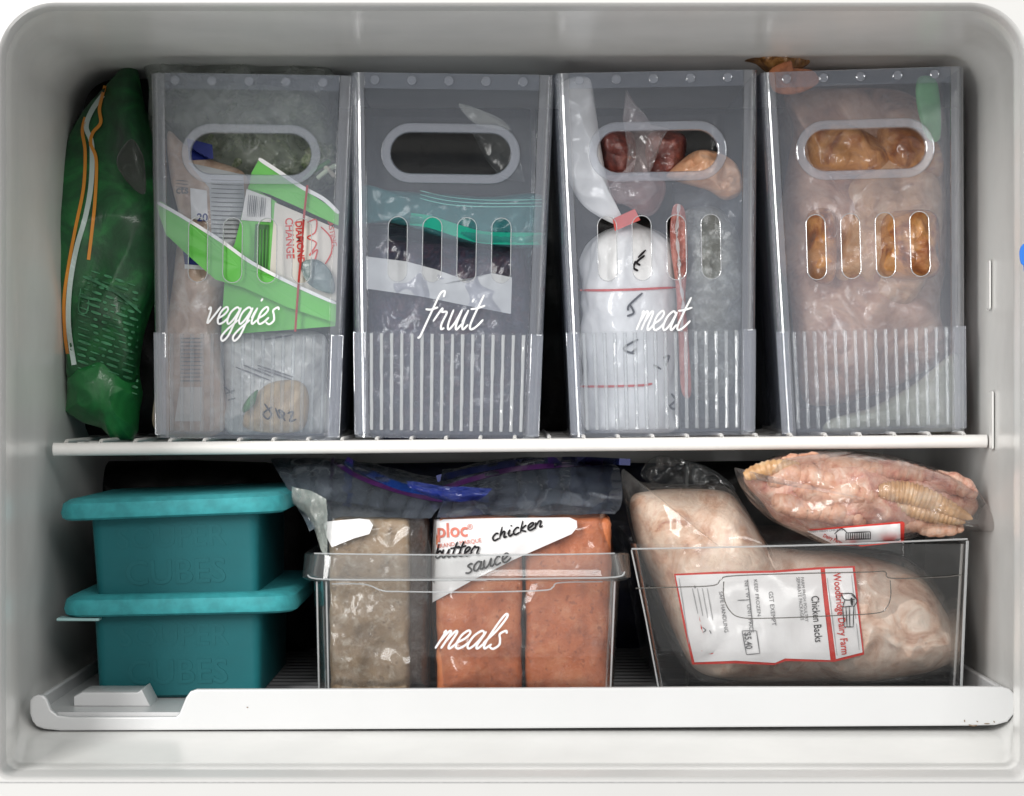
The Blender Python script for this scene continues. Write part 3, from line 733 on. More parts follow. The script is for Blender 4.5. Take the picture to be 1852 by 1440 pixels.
pouch_data = [([(1088, 245), (1120, 236), (1146, 244), (1150, 290), (1140, 322), (1105, 325), (1085, 300)], 'wrapped_meat', 'dark red meat piece at the left end of the meat bin grip hole'),
              ([(1172, 244), (1210, 236), (1240, 248), (1238, 285), (1218, 322), (1182, 322), (1168, 290)], 'wrapped_meat', 'dark red meat piece in the middle of the meat bin grip hole')]
for i, (ol, nm, lab) in enumerate(pouch_data):
    tag(pouch(nm, ol, .045, .018, m_red, None, crump=.004, cs=40, lump=.003, seed=30+i), lab, 'meat', 'red meat pieces in the meat bin')
tag(pouch('clear_wrap', [(1132, 160), (1150, 190), (1165, 205), (1178, 226), (1210, 232), (1200, 250), (1170, 330), (1190, 345), (1165, 372), (1120, 368), (1095, 345), (1130, 330), (1135, 270), (1126, 215)], .022, .006, clear('pinkish_wrap', (225, 205, 205), .2, .12, gloss=2.6, bump=1, var=.12), None, crump=.005, cs=40, seed=33, soft=False, per=10), 'peaked clear wrap standing up between the red meat pieces', 'plastic wrap')
m_chick = food('pale_chicken', [(196, 132, 92), (216, 166, 130), (226, 192, 168)], 20, 5, 1, .9, .5, 50)
tag(pouch('chicken_piece', [(1205, 318), (1232, 290), (1262, 272), (1300, 276), (1330, 295), (1342, 325), (1338, 352), (1310, 362), (1280, 345), (1230, 330)], .035, .018, m_chick, None, crump=.005, cs=60, lump=.008, ls=60), 'pale orange chicken piece at the right of the grip hole of the meat bin', 'meat')
sl = thing('thin_meat_slice', 'narrow upright red meat slice in shiny wrap beside the white roll', 'packaged meat', w(1228, 720, .02))
pouch('meat', [(1216, 378), (1230, 370), (1240, 390), (1244, 470), (1240, 540), (1246, 620), (1250, 712), (1232, 705), (1226, 600), (1222, 520), (1212, 440)], .020, .004, food('slice_meat', [(130, 58, 50), (176, 104, 92), (200, 150, 140)], 35, coat=1), sl, crump=.002, cs=60)
V, F = tube([w(x, y, .0125) for x, y in spline([(1228, 370), (1224, 420), (1228, 470), (1230, 510), (1236, 550), (1232, 600)], 5)], [.0011+.0006*math.sin(i*1.9) for i in range(26)], 6)
mk('wrap_edge', V, F, clear('wrap_glint', (245, 245, 245), .5, .08, gloss=4, bump=1), sl)
gbg = thing('frozen_food_bag', 'frost covered grey green bag filling the right side of the meat bin', 'frozen food bag', w(1290, 790, .05))
m_gf = food('grey_green_frost', [(84, 84, 72), (116, 116, 106), (150, 152, 146)], 30, 7, .8, .5, .6, 100, .003, .7, 130, (190, 194, 190))
pouch('contents', [(1225, 400), (1270, 372), (1310, 385), (1336, 430), (1345, 520), (1340, 600), (1330, 690), (1300, 720), (1255, 716), (1230, 640), (1222, 520)], .050, .022, m_gf, gbg, crump=.005, cs=35, seed=41)
pouch('film', [(1215, 332), (1290, 325), (1352, 322), (1358, 500), (1350, 776), (1200, 782), (1215, 700), (1220, 500)], .048, .028, clear('cool_film', (190, 200, 210), .14, .2, gloss=1.4, bump=1, var=.08), gbg, crump=.006, cs=28, seed=42, p=4, soft=False)
tag(pouch('wrap_fold', [(1080, 322), (1140, 318), (1200, 326), (1196, 370), (1170, 392), (1132, 372), (1100, 364)], .028, .006, clear('pink_fold', (205, 150, 145), .3, .2, gloss=1.5, bump=1, var=.15), None, crump=.004), 'pinkish fold of wrap under the grip hole of the meat bin', 'plastic wrap')

# ------------------------------------------------------------------ last bin contents
bbg = thing('frozen_food_bag', 'large clear bag of pinkish brown frozen chicken filling the unlettered bin', 'frozen food bag', w(1580, 785, .06))
m_bb = food('pinkish_brown', [(104, 74, 64), (172, 128, 106), (212, 174, 150), (168, 134, 118)], 10, 6, 1.4, .7, .5, 30, .003, .4, 70, (205, 190, 180))
pouch('chicken', [(1420, 170), (1500, 160), (1640, 168), (1690, 240), (1710, 340), (1712, 460), (1700, 560), (1712, 640), (1640, 690), (1560, 720), (1460, 730), (1440, 640), (1428, 540), (1404, 440), (1424, 300), (1436, 230)], .070, .03, m_bb, bbg, crump=.006, cs=25, lump=.012, ls=32, seed=51)
m_gold = food('golden_brown', [(62, 32, 18), (150, 84, 38), (206, 146, 82), (160, 92, 50)], 14, 5, 1.2, .9, .5, 35, .002, .2, 60, (225, 200, 170))
m_gap = 0
m_pale = food('pale_tan_meat', [(160, 112, 84), (212, 170, 134), (226, 194, 162)], 24, 6, 1, .7, .7, 60, .003, .2, 70)
for i, (ol, mt, Y) in enumerate((([(1466, 235), (1530, 225), (1600, 262), (1600, 310), (1530, 318), (1470, 300)], m_gold, .045),
                                 ([(1590, 232), (1660, 232), (1698, 262), (1700, 320), (1620, 310), (1590, 280)], m_gold, .048),
                                 ([(1540, 330), (1600, 285), (1660, 300), (1700, 330), (1704, 420), (1690, 480), (1650, 545), (1600, 545), (1545, 515), (1510, 495), (1525, 420), (1530, 370)], m_pale, .045),
                                 ([(1462, 385), (1500, 378), (1512, 420), (1508, 505), (1470, 505), (1458, 440)], m_gold, .040),
                                 ([(1600, 392), (1640, 380), (1690, 386), (1700, 440), (1690, 500), (1600, 498), (1592, 440)], m_gold, .028))):
    pouch('chicken_chunk', ol, Y, .018, mt, bbg, lump=.008, ls=55, crump=.003, cs=45, seed=60+i)
pouch('film', [(1398, 142), (1440, 168), (1500, 150), (1640, 152), (1700, 150), (1722, 300), (1722, 500), (1738, 776), (1436, 788), (1426, 640), (1420, 500), (1412, 300)], .066, .046, clear('brownish_film', (220, 200, 190), .12, .15, gloss=1.5, bump=.5, bs=10, var=.09), bbg, crump=.009, cs=18, seed=70, p=5, soft=False)
tag(pouch('green_packet', [(1660, 142), (1690, 142), (1700, 180), (1700, 250), (1676, 248), (1658, 190)], .022, .004, plain('leaf_green_print', (86, 150, 96), .5, var=.2, vs=60), None), 'narrow green printed packet at the top right of the unlettered bin', 'packet')
tag(pouch('green_bag', [(1385, 360), (1425, 380), (1432, 500), (1436, 640), (1412, 640), (1396, 560)], .14, .008, plain('mid_green_bag', (62, 118, 60), .45), None), 'green bag edge wedged between the meat bin and the unlettered bin', 'frozen food bag')
tag(pouch('pale_packet', [(1500, 760), (1580, 735), (1660, 690), (1726, 640), (1738, 700), (1736, 776), (1620, 784), (1500, 786)], .030, .014, food('pale_green_grey', [(120, 124, 106), (150, 152, 134), (188, 186, 172)], 12, coat=.6), None, crump=.004), 'pale grey green packet at the bottom right of the unlettered bin', 'packet')
m_br = food('brown_crumpled_bag', [(50, 30, 14), (112, 74, 34), (156, 112, 60), (86, 52, 26)], 40, 6, 2, .7, .8, 60)
cb = pouch('crumpled_bag', [(1300, 98), (1330, 90), (1400, 92), (1440, 98), (1465, 112), (1440, 128), (1400, 134), (1360, 112), (1310, 106)], .03, .02, m_br, None, crump=.008, cs=50, seed=80)
tag(cb, 'brown crumpled plastic lying across the top between the last two bins', 'plastic bag')
tag(pouch('folded_wrap', [(1392, 128), (1428, 110), (1436, 122), (1470, 128), (1480, 150), (1440, 170), (1400, 165)], .010, .006, food('orange_wrap', [(120, 66, 36), (176, 106, 66), (190, 126, 90)], 30, coat=.8), None, crump=.004), 'orange brown folded wrap rising over the left rim of the unlettered bin', 'plastic wrap')

# ------------------------------------------------------------------ teal silicone trays
def teal_tray(label, cx, ybot, ytop, half, Y, roll, lidl, lidr, yaw=0):
    k = S*(D+Y)/D
    base = w(cx, ybot, Y); t = thing('freezing_tray', label, 'freezer tray', base, 'teal lidded freezing trays stacked at the left')
    t.rotation_euler = (0, -R(roll), R(yaw))
    H = (ybot-ytop)*k; hb = half*k*.965; ht = half*k; dp = .20
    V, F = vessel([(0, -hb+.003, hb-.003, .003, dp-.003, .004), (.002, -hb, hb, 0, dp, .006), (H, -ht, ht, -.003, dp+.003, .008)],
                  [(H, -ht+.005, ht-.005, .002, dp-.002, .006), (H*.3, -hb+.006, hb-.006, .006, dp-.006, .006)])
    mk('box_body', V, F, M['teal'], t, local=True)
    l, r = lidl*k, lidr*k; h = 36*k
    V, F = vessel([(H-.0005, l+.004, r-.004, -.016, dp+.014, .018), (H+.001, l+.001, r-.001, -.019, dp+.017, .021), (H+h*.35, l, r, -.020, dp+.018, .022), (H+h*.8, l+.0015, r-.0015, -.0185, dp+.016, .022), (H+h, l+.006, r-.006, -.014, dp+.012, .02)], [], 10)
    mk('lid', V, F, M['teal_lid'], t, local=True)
    # moulded lettering, raised half a millimetre in the same silicone
    parts = []
    for s, x, z, sz in (('SOUPER', -.042, H*.62, .0215), ('CUBES', -.037, H*.17, .0245)):
        a, f = font2d(s, .01); vv = [(x+u*sz, -.0006-.0026*((z+v*sz)/H), z+v*sz) for u, v in a]; n = len(vv)
        bk = [(p[0], .001, p[2]) for p in vv]; ed = {}
        for q in f:
            for i in range(len(q)):
                e = (q[i], q[(i+1) % len(q)]); ed[e] = 1
        rim = [(e[0], e[1], e[1]+n, e[0]+n) for e in ed if (e[1], e[0]) not in ed]
        parts.append((vv+bk, list(f)+rim))
    V, F = merge(parts); mk('moulded_lettering', V, F, M['teal'], t, False, local=True)
    return t
teal_tray('teal silicone freezing tray with lid, lower of the stacked pair', 325, 1262, 1108, 152, -.04, 1.2, -206, 218)
teal_tray('teal silicone freezing tray with frosty lid, upper of the stacked pair', 322, 1080, 932, 152, -.04, 2.2, -206, 204)
tb2 = bpy.data.objects  # pale lid tab poking out at the left of the lower tray
V, F = boxv(*(lambda p: (p.x, p.x+.03, -.055, -.035, p.z-.001, p.z+.0012))(w(104, 1120, -.05)))
tabo = bevel(mk('lid_tab', V, F, plain('pale_tab', (150, 185, 185), .5)), .0008, 2)
tag(tabo, 'thin pale flat tab sticking out under the lower teal lid at the left wall', 'lid tab')

# ------------------------------------------------------------------ meals bin
mb = thing('clear_bin', 'clear plastic bin lettered meals, with a rolled rim, in the middle of the tray', 'storage bin', w(842, 1262, -.05))
Yb = -.05; kb = S*(D+Yb)/D
zx = lambda px: (px-926)*kb
zz = lambda py: (720-py)*kb
x0b, x1b, x0t, x1t = zx(572), zx(1112), zx(562), zx(1126); zb0, zt = zz(1260), zz(1001); yb0, yb1 = Yb, .20; th = .0016
zr = zz(1046)
def lerp(a, b, t): return a+(b-a)*t
tt = (zr-zb0)/(zt-zb0)
xl, xr_ = lerp(x0b, x0t, tt), lerp(x1b, x1t, tt)
V, F = vessel([(zb0, x0b+.004, x1b-.004, yb0+.006, yb1, .012), (zb0+.003, x0b, x1b, yb0+.003, yb1, .014), (zr, xl, xr_, yb0, yb1+.004, .016)],
              [(zr, xl+th, xr_-th, yb0+th, yb1+.004-th, .015), (zb0+.003, x0b+th, x1b-th, yb0+.003+th, yb1-th, .013)], 8)
mk('bin_body', V, F, M['clearbin'], mb)
fl = .0078
V = []; F = []
secs2 = [(zr-.0012, 0+.0, .016), (zr-.0018, fl*.7, .020), (zr, fl, .022), (zt-.001, fl*.82, .022), (zt, fl*.6, .021), (zt, fl*.6-.0018, .020), (zt-.003, fl*.55-.002, .018), (zr+.002, fl-.0022, .020), (zr+.0008, fl*.6, .018), (zr+.0004, 0+.0012, .015)]
m_ = 36
for z, o_, r in secs2: V += [(x, y, z) for x, y in rrect(xl-o_, xr_+o_, yb0-o_*.9, yb1+.004+o_*.9, r, 8)]
for j in range(len(secs2)):
    j2 = (j+1) % len(secs2)
    for i in range(m_): F.append((j*m_+i, j*m_+(i+1) % m_, j2*m_+(i+1) % m_, j2*m_+i))
mk('rim', V, F, clear('rim_plastic_clear', (220, 224, 226), .05, .05, (.96, .965, .965), 1.8), mb)
for pts in ([(568, 1001), (700, 1003), (926, 1004), (1112, 1001)], [(556, 1040), (590, 1048), (800, 1049), (1000, 1046), (1112, 1044), (1130, 1034)]):
    V, F = tube([w(x, y, yb0-.0075) for x, y in spline(pts, 6)], .0006, 6); mk('rim_edge', V, F, M['clearedge'], mb)
V, F = tube([w(x, y, yb0-.001) for x, y in spline([(600, 1056), (660, 1057), (690, 1068), (720, 1070), (860, 1071), (980, 1068), (1000, 1062), (1012, 1054), (1090, 1052)], 6)], .0006, 6)
mk('grip_edge', V, F, M['clearedge'], mb)
for x in (577, 594, 1104):
    V, F = tube([w(x-4 if x < 900 else x+8, 1052, yb0-.0004), w(x, 1250, yb0+.002)], .0007, 6); mk('corner_edge', V, F, M['clearedge'], mb)
V, F = word2d('meals', 787, 1173, 116, 32, 4.0, 0, .45)
mk('lettering', [w(v[0], v[1], yb0-.0016-v[2]) for v in V], F, M['white_ink'], mb, False)

# blocks in zip bags
def block(name, corners, Y, depth, mat, par, seed, amp=.0012):
    """rounded frozen brick"""
    (xa, ya), (xb, yb) = corners; p0 = w(xa, yb, Y); p1 = w(xb, ya, Y)
    V, F = boxv(p0.x, p1.x, Y, Y+depth, p0.z, p1.z)
    me = bpy.data.meshes.new('t'); me.from_pydata(V, [], F); bm = bmesh.new(); bm.from_mesh(me)
    bmesh.ops.bevel(bm, geom=list(bm.edges), offset=.005, segments=3, affect='EDGES', profile=.5)
    bmesh.ops.subdivide_edges(bm, edges=[e for e in bm.edges if e.calc_length() > .02], cuts=22, use_grid_fill=True)
    for v in bm.verts:
        n = noise.noise(v.co*60+Vector((seed, 0, 0)))*.7+noise.noise(v.co*170+Vector((0, seed, 0)))*.4
        v.co += v.normal*n*amp*1.5
    V = [v.co.copy() for v in bm.verts]; bm.verts.ensure_lookup_table(); F = [tuple(x.index for x in f.verts) for f in bm.faces]
    bm.free(); bpy.data.meshes.remove(me)
    return mk(name, V, F, mat, par)
m_gb = food('green_brown_puree', [(116, 94, 68), (146, 122, 94), (170, 148, 120)], 14, 8, .6, .35, .6, 140, .0018, .6, 100, (200, 192, 178), speck=((92, 70, 48), 160, .5))
m_ob = food('orange_sauce', [(150, 78, 42), (194, 108, 62), (212, 136, 88)], 18, 9, .6, .3, .6, 150, .0018, .45, 70, (226, 170, 132), speck=((130, 60, 34), 200, .6))
b1 = thing('zip_bag', 'zip bag with a brown green frozen block in the meals bin', 'frozen food bag', w(665, 1256, -.02))
block('frozen_block', ((596, 938), (740, 1256)), -.03, .055, m_gb, b1, 3)
block('frozen_block', ((716, 936), (772, 1240)), .0, .05, food('brown_puree', [(74, 54, 42), (104, 78, 62), (128, 104, 86)], 14, coat=.5, frost=.3, frost_scale=100), b1, 7)
f1 = pouch('film', [(590, 905), (680, 915), (775, 925), (782, 1000), (778, 1250), (590, 1252), (580, 1100), (580, 960)], -.008, .0285, M['film'], b1, tb=.05, crump=.004, cs=26, seed=90, p=9, soft=False)
t8 = bvh(f1)
sticker('write_on_label', [(584, 944), (650, 938), (668, 940), (675, 950), (668, 966), (640, 974), (600, 990), (590, 970)], t8, -.03, M['paper'], b1, off=.001)
# bag top folding backwards
def sheet(name, rows, mat, parent, th=.0004, nu=46, nv=26, amp=.003, cs=40, seed=0):
    """crumpled double film sheet through rows of (px,py,Y) control points"""
    R_ = [spline([Vector(p) for p in r], 12) for r in rows]; L = min(len(r) for r in R_)
    R_ = [[r[int(i*(len(r)-1)/(nu-1))] for i in range(nu)] for r in R_]
    cols = [spline([r[i] for r in R_], max(2, nv//(len(rows)-1))) for i in range(nu)]
    nv = len(cols[0]); V = []; F = []
    for s in (0, 1):
        for i in range(nu):
            for j in range(nv):
                c = cols[i][j]; p = w(c.x, c.y, c.z); e = ridge(p, cs, seed)*amp
                p.y += -e+s*th; p.z += noise.noise(p*50+Vector((seed, 2, 0)))*amp*.6; V.append(p)
    o = nu*nv
    for i in range(nu-1):
        for j in range(nv-1):
            a = i*nv+j; q = (a, a+1, a+nv+1, a+nv); F.append(q); F.append(tuple(x+o for x in q[::-1]))
    for i in range(nu-1):
        for j in (0, nv-1): F.append((i*nv+j, (i+1)*nv+j, (i+1)*nv+j+o, i*nv+j+o))
    for j in range(nv-1):
        for i in (0, nu-1): F.append((i*nv+j, i*nv+j+1, i*nv+j+1+o, i*nv+j+o))
    return mk(name, V, F, mat, parent)
m_topf = clear('bag_top_film', (150, 160, 172), .24, .12, (.9, .93, .97), 2.6, 1, 14, .008, .1, 22)
s1 = sheet('bag_top', [[(560, 960, -.03), (600, 938, -.03), (690, 935, -.03), (780, 938, -.03)], [(535, 915, .0), (600, 900, .0), (700, 905, .0), (800, 915, -.005)], [(500, 850, .05), (600, 845, .05), (720, 868, .04), (850, 895, .02)], [(490, 832, .10), (600, 828, .10), (720, 850, .09), (880, 880, .06)]], m_topf, b1, amp=.004, th=.004, cs=13, seed=4)
t9 = bvh(s1)
sheet('side_ruffle', [[(528, 878, -.02), (560, 886, -.03), (590, 900, -.035)], [(530, 908, -.02), (558, 915, -.03), (592, 925, -.038)], [(552, 930, -.02), (570, 945, -.03), (592, 960, -.04)], [(572, 960, -.02), (580, 990, -.035), (592, 1010, -.04)]], M['film_frost'], b1, amp=.004, cs=70, seed=9)
m_zb = plain('blue_zip', (26, 62, 140), .25, .6, .2, 60, coat=1); m_zp = plain('purple_zip', (78, 34, 92), .3, .6, .2, 60, coat=1)
band('zipper', [(600, 830), (640, 858), (700, 882), (780, 902), (860, 908)], 8, t9, m_zp, b1, Yf=.02)
band('zipper', [(625, 832), (680, 862), (740, 884), (830, 896), (884, 902)], 14, t9, m_zb, b1, Yf=.02)
b2 = thing('zip_bag', 'zip bag of two orange frozen blocks with a handwritten label in the meals bin', 'frozen food bag', w(945, 1256, -.02))
block('frozen_block', ((790, 938), (943, 1256)), -.03, .05, m_ob, b2, 13)
block('frozen_block', ((951, 936), (1106, 1256)), -.028, .05, m_ob, b2, 17)
f2 = pouch('film', [(783, 930), (850, 915), (1000, 905), (1095, 915), (1112, 1000), (1110, 1252), (790, 1254), (778, 1100)], -.005, .032, clear('tight_film', (220, 222, 226), .03, .12, (.99, .99, .99), 2.8, 1, 16, .009, .03, 35), b2, tb=.05, crump=.0022, cs=26, seed=95, p=10, soft=False)
t10 = bvh(f2)
sticker('write_on_label', [(785, 940), (900, 937), (1030, 936), (1043, 942), (1044, 954), (1034, 966), (930, 1012), (858, 1048), (782, 1090), (782, 1000)], t10, -.03, M['paper'], b2, off=.0012, per=6)
drape('brand_print', text_px([('ploc', 790, 972, 36, -2, .02, .92), ('®', 845, 958, 14, -2), ('BRAND / MARQUE', 790, 992, 11, -8, .0, .9)]), t10, -.03, M['pink_ink'], b2, .0022)
def hw_word(s, x, y, wd_, xh, ang): return word2d(s, x, y, wd_, xh, 3.4, R(ang), .15)
hs = [hw_word('chicken', 890, 979, 96, 12, -16), hw_word('butter', 787, 1010, 84, 15, -5), hw_word('sauce', 842, 1038, 84, 15, -16)]
V, F = merge([([(a[0], a[1], a[2]+.0001*i) for a in g[0]], g[1]) for i, g in enumerate(hs)])
drape('handwriting', (V, F), t10, -.03, M['black_ink'], b2, .0022)
s2 = sheet('bag_top', [[(790, 935, -.03), (880, 932, -.03), (1000, 930, -.03), (1112, 935, -.03)], [(800, 900, .0), (900, 890, .0), (1020, 885, .0), (1125, 905, .0)], [(800, 870, .05), (900, 850, .05), (1000, 838, .05), (1120, 850, .05)], [(800, 850, .09), (900, 832, .10), (1000, 828, .10), (1100, 832, .10)]], clear('bag_top_film_dark', (140, 150, 164), .20, .12, (.9, .93, .97), 2.6, 1, 14, .008, .09, 22), b2, amp=.004, cs=13, seed=14)
t11 = bvh(s2)
band('zipper', [(800, 884), (850, 868), (920, 850), (1000, 842), (1090, 836)], 9, t11, m_zp, b2, Yf=.02)
band('zipper', [(790, 866), (850, 852), (930, 838), (1030, 832), (1140, 836)], 12, t11, plain('navy_zip', (22, 34, 92), .3, .6, .2, 60, coat=1), b2, Yf=.02)
sheet('zip_flap', [[(735, 872, -.02), (800, 878, -.025), (890, 886, -.02)], [(745, 886, -.025), (800, 894, -.03), (878, 898, -.025)], [(790, 902, -.02), (830, 908, -.025), (864, 908, -.02)]], M['film_blue'], b2, amp=.003, seed=23, cs=60)

# ------------------------------------------------------------------ right clear bin with the chicken
rb = thing('clear_bin', 'clear plastic bin without lettering at the right, holding a big bag of chicken', 'storage bin', w(1455, 1262, -.05))
X0b, X1b, X0t, X1t = zx(1192), zx(1738), zx(1142), zx(1752); zT = zz(984)
V, F = vessel([(zb0, X0b+.003, X1b-.003, yb0+.008, .20, .006), (zb0+.003, X0b, X1b, yb0+.005, .20, .007), (zT, X0t, X1t, yb0, .205, .008)],
              [(zT, X0t+th, X1t-th, yb0+th, .205-th, .007), (zb0+.003, X0b+th, X1b-th, yb0+.005+th, .20-th, .006)], 6)
mk('bin_body', V, F, M['clearbin'], rb)
V, F = tube([w(x, y, yb0-.0008) for x, y in spline([(1142, 993), (1300, 990), (1500, 985), (1750, 975)], 6)], .0007, 6); mk('rim_edge', V, F, M['clearedge'], rb)
m_ge = plain('grip_outline', (120, 118, 114), .2, .5)
m_gl = clear('grip_moulding', (120, 116, 110), .5, .08, (.8, .8, .8), 2)
V, F = tube([w(x, y, yb0-.0012) for x, y in spline([(1150, 1064), (1225, 1062), (1290, 1059), (1304, 1048), (1322, 1042), (1420, 1038), (1560, 1035), (1600, 1034), (1612, 1046), (1700, 1044), (1738, 1040)], 6)], .0005, 6); mk('step_edge', V, F, m_gl, rb)
V, F = tube([w(x, y, yb0-.0014) for x, y in spline([(1309, 1052), (1309, 1078), (1318, 1102), (1340, 1117), (1400, 1118), (1500, 1114), (1585, 1109), (1604, 1098), (1611, 1078), (1610, 1050)], 6)], .00045, 6); mk('grip_edge', V, F, m_gl, rb)
V, F = tube([w(1750, 978, yb0-.001), w(1744, 1100, yb0), w(1738, 1250, yb0+.003)], .0011, 6); mk('corner_edge', V, F, M['clearedge'], rb)
V, F = tube([w(1142, 995, yb0-.001), w(1168, 1120, yb0+.001), w(1192, 1250, yb0+.004)], .0006, 6); mk('corner_edge', V, F, M['clearedge'], rb)

cbk = thing('frozen_food_bag', 'large clear bag of pale frozen chicken with a farm label inside a clear bin', 'frozen food bag', w(1460, 1256, .0))
m_cb = food('pale_frozen_chicken', [(176, 128, 106), (222, 188, 166), (238, 218, 202), (206, 166, 146)], 16, 7, 1.2, .55, .6, 60, .003, .55, 60, (226, 216, 206))
m_cb2 = food('pink_frozen_chicken', [(158, 104, 88), (214, 174, 148), (238, 216, 196), (222, 186, 166)], 14, 7, 1.3, .55, .7, 60, .003, .55, 70, (222, 206, 196))
k1 = pouch('chicken', [(1140, 905), (1175, 888), (1250, 884), (1318, 892), (1350, 930), (1392, 990), (1440, 1060), (1470, 1160), (1440, 1215), (1330, 1228), (1260, 1212), (1222, 1150), (1185, 1060), (1152, 980)], .018, .045, m_cb2, cbk, lump=.007, ls=40, crump=.004, cs=40, seed=101, tilt=-.02)
k2 = pouch('chicken', [(1420, 1010), (1500, 1000), (1590, 1012), (1660, 1040), (1700, 1090), (1732, 1150), (1728, 1188), (1680, 1215), (1600, 1228), (1520, 1230), (1450, 1190), (1420, 1100)], .014, .045, m_cb, cbk, lump=.007, ls=38, crump=.004, cs=40, seed=103)
k0 = pouch('chicken', [(1250, 1010), (1340, 985), (1450, 995), (1560, 1005), (1600, 1060), (1600, 1160), (1560, 1222), (1450, 1232), (1330, 1232), (1262, 1200), (1235, 1120)], .022, .040, m_cb, cbk, lump=.006, ls=30, crump=.004, cs=30, seed=107)
f3 = pouch('film', [(1124, 852), (1160, 872), (1240, 876), (1312, 876), (1345, 915), (1385, 978), (1450, 985), (1530, 990), (1620, 1000), (1690, 1050), (1738, 1140), (1736, 1200), (1640, 1232), (1480, 1240), (1300, 1238), (1240, 1212), (1200, 1140), (1168, 1060), (1140, 960)], .020, .050, clear('chicken_film', (236, 234, 230), .07, .10, (.985, .985, .985), 2.6, 1, 16, .007, .05, 30), cbk, crump=.007, cs=16, seed=105, p=4.5, tilt=-.01)
t12 = bvh(f3, k1, k2, k0)
sticker('label', [(1219, 1038), (1300, 1034), (1400, 1032), (1480, 1026), (1546, 1024), (1554, 1100), (1563, 1184), (1510, 1197), (1420, 1196), (1400, 1203), (1330, 1200), (1252, 1202), (1236, 1130)], t12, -.04, M['red_ink'], cbk, off=.001, per=5)
p1 = sticker('label_panel', [(1222, 1041), (1300, 1038), (1400, 1036), (1484, 1030), (1490, 1090), (1502, 1194), (1420, 1191), (1402, 1199), (1330, 1195), (1256, 1198), (1240, 1130)], t12, -.04, M['paper'], cbk, off=.0017, per=5)
sticker('label_panel', [(1492, 1029), (1542, 1027), (1549, 1090), (1560, 1180), (1512, 1192), (1500, 1100)], t12, -.04, M['paper'], cbk, off=.0017, per=5)
drape('product_name', text_px([('Chicken Backs', 1467, 1078, 20, 85, .004, .72)]), t12, -.04, M['black_ink'], cbk, .0026)
drape('farm_name', text_px([('Woodbridge Dairy Farm', 1507, 1037, 19, 84, .015, .78)]), t12, -.04, M['red_ink'], cbk, .0026)
its = []
drape('small_print', text_px([('NET WT  UNIT PRICE', 1346, 1050, 10, 84), ('KEEP FROZEN', 1363, 1048, 9, 84, 0, 1.2), ('$5.40', 1346, 1144, 17, 84, .02, .8), ('GST EXEMPT', 1390, 1070, 11, 84), ('SEPARATE PACKAGES', 1440, 1044, 9, 84, 0, .9), ('FARM FRESH POULTRY', 1448, 1044, 8, 84), ('SAFE HANDLING', 1300, 1070, 10, 82)]), t12, -.04, M['grey_ink'], cbk, .0026)
drape('faint_print', ribbons([[(1252+i*9, 1064), (1262+i*9, 1110+i*4)] for i in range(4)]+[[(1228, 1046), (1246, 1165)], [(1496, 1045), (1514, 1186)], [(1540, 1040), (1554, 1176)]], 1.6, 4), t12, -.04, M['faint_ink'], cbk, .0024)
drape('print_frames', ribbons([[(1352, 1048), (1362, 1140)], [(1334, 1086), (1354, 1085)], [(1342, 1141), (1368, 1141)], [(1368, 1141), (1374, 1182)], [(1374, 1182), (1350, 1184)], [(1350, 1184), (1342, 1141)], [(1256, 1059), (1257, 1064)], [(1270, 1134), (1276, 1140), (1271, 1144)], [(1283, 1140), (1286, 1146)]], 1.7, 3), t12, -.04, M['grey_ink'], cbk, .0027)
barn = [[(1521, 1074), (1528, 1085), (1546, 1084)], [(1521, 1074), (1541, 1074), (1550, 1086)], [(1524, 1098), (1528, 1085)], [(1540, 1076), (1550, 1086), (1544, 1098)], [(1524, 1098), (1544, 1096)], [(1524, 1098), (1527, 1134)], [(1544, 1096), (1543, 1134)], [(1527, 1134), (1543, 1134)], [(1530, 1098), (1532, 1134)], [(1536, 1098), (1537, 1134)]]
drape('barn_drawing', ribbons(barn, 1.8, 3), t12, -.04, M['black_ink'], cbk, .0027)
drape('barn_drawing', ribbons([[(1540, 1081), (1541, 1095)]], 5, 3), t12, -.04, M['black_ink'], cbk, .0028)

ft = thing('frozen_food_bag', 'pink frozen chicken feet with yellow ridged skin, resting on the right clear bin', 'frozen food bag', w(1570, 985, -.02))
m_pk = food('pink_frozen_feet', [(160, 84, 70), (206, 140, 120), (224, 176, 152), (232, 206, 190)], 26, 7, 1.6, .7, .8, 60, .004, .45, 80, (228, 206, 200))
k3 = pouch('meat', [(1345, 862), (1400, 828), (1480, 820), (1570, 826), (1620, 838), (1690, 856), (1745, 880), (1770, 915), (1740, 945), (1660, 962), (1560, 968), (1470, 965), (1410, 945), (1380, 910)], -.005, .034, m_pk, ft, lump=.008, ls=35, crump=.006, cs=30, seed=111)
def ridged(name, path, r0, Y, mat, par, n=60, cyc=20, sq=.7):
    P = spline([Vector(p) for p in path], 20); L = len(P); Q = [P[int(i*(L-1)/(n-1))] for i in range(n)]
    rr = []
    for i in range(n):
        t = i/(n-1); e = (math.sin(math.pi*min(1, t*1.0+.04))**.5)
        rr.append(r0*S*e*(1-.35*t)*(1+.07*math.sin(t*cyc*2*math.pi)))
    V, F = tube([w(q.x, q.y, Y) for q in Q], rr, 20)
    return mk(name, V, F, mat, par)
m_st = food('pale_pink_strip', [(196, 126, 98), (224, 170, 140), (234, 206, 184)], 30, 7, 1.5, .6, .8, 80, .003, .4, 80)
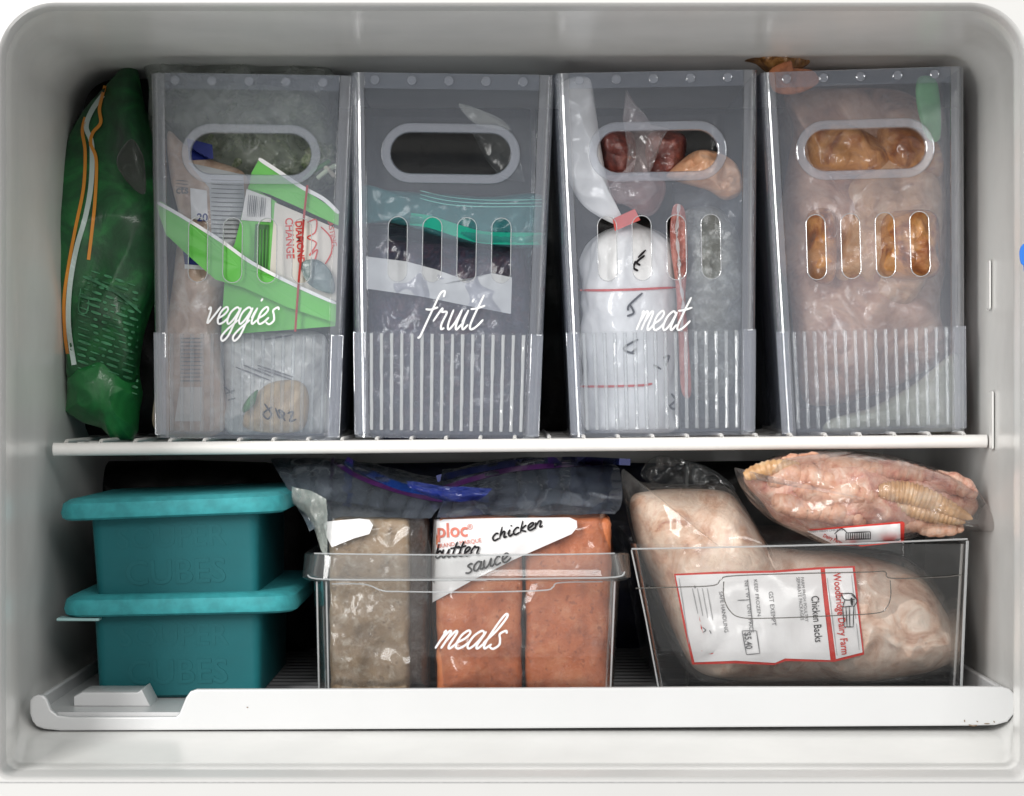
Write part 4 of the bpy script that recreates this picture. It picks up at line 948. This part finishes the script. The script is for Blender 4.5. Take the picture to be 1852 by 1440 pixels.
for pth, rr, Yd in (([(1390, 872), (1440, 858), (1500, 868), (1550, 862)], 20, -.030), ([(1400, 905), (1440, 915), (1500, 925), (1560, 940)], 22, -.033), ([(1480, 848), (1530, 842), (1590, 850)], 16, -.030),
                    ([(1500, 900), (1545, 890), (1590, 905)], 20, -.036), ([(1440, 880), (1470, 900), (1510, 905)], 15, -.037), ([(1640, 945), (1680, 955), (1740, 955)], 15, -.030), ([(1410, 838), (1450, 832), (1500, 830)], 12, -.026)):
    P_ = spline([Vector(p) for p in pth], 16)
    V, F = tube([w(q.x, q.y, Yd)+Vector((0, .003*noise.noise(Vector((i*.3, rr, 0))), .004*noise.noise(Vector((i*.25, rr, 5))))) for i, q in enumerate(P_)], [rr*S*(.25+math.sin(math.pi*(i+.5)/len(P_))**.5*.75)*(1+.15*noise.noise(Vector((i*.3, rr, 2)))) for i in range(len(P_))], 16)
    mk('foot_strip', V, F, m_st, ft)
m_yl = food('yellow_ridged_skin', [(176, 130, 84), (208, 164, 116), (220, 190, 150)], 40, 4, .5, .6, .4, 90, .002, .4, 80)
ridged('ridged_piece', [(1588, 888), (1640, 892), (1700, 912), (1765, 942)], 24, -.040, m_yl, ft, 150, 22)
ridged('ridged_piece', [(1608, 908), (1660, 922), (1710, 936), (1750, 946)], 20, -.036, m_yl, ft, 120, 18)
ridged('ridged_piece', [(1346, 862), (1380, 850), (1420, 842), (1450, 840)], 17, -.030, m_yl, ft, 100, 12)
ridged('ridged_piece', [(1560, 846), (1620, 850), (1680, 862), (1720, 872)], 20, -.028, m_pk, ft, 100, 12)
ridged('ridged_piece', [(1660, 872), (1710, 872), (1750, 885), (1764, 905)], 24, -.026, m_pk, ft, 80, 5)
f4 = pouch('film', [(1328, 846), (1352, 864), (1396, 826), (1480, 814), (1590, 820), (1700, 848), (1762, 880), (1790, 920), (1817, 958), (1770, 962), (1700, 955), (1640, 976), (1570, 984), (1500, 986), (1440, 964), (1385, 935), (1345, 890)], -.008, .046, clear('vacuum_film', (238, 232, 230), .09, .10, (.985, .985, .985), 2.6, 1, 24, .006, .07, 40), ft, crump=.006, cs=30, seed=115, p=4)
t13 = bvh(f4, k3)
sticker('label', [(1462, 958), (1530, 952), (1632, 943), (1636, 946), (1635, 980), (1560, 988), (1508, 986)], t13, -.05, M['red_ink'], ft, off=.001)
sticker('label_panel', [(1459, 961), (1530, 955), (1628, 947), (1629, 979), (1560, 986), (1506, 984)], t13, -.05, M['paper'], ft, off=.0016)
drape('barn_drawing', ribbons([[(1509, 966), (1522, 956), (1532, 964)], [(1512, 966), (1514, 978)], [(1530, 964), (1530, 978)], [(1530, 964), (1574, 962)], [(1574, 962), (1574, 976)], [(1530, 976), (1574, 975)]]+[[(1534+i*4, 964), (1534+i*4, 976)] for i in range(10)], 1.8, 3), t13, -.05, M['black_ink'], ft, .0022)
drape('red_lettering', text_px([('Dairy Farm', 1488, 971, 9, 22, .02, .9)]), t13, -.05, M['red_ink'], ft, .0022)
drape('small_print', text_px([('FARM FRESH CHICKEN', 1464, 964, 6, -4)]), t13, -.05, M['grey_ink'], ft, .0022)
tag(pouch('loose_film', [(1160, 862), (1185, 826), (1240, 832), (1290, 850), (1330, 885), (1300, 895), (1220, 892)], .06, .01, clear('smoky_film', (90, 96, 98), .2, .15, gloss=2, bump=1, var=.12), None, crump=.006, cs=40, seed=120), 'loose smoky clear film rising behind the bag of chicken backs', 'plastic wrap')
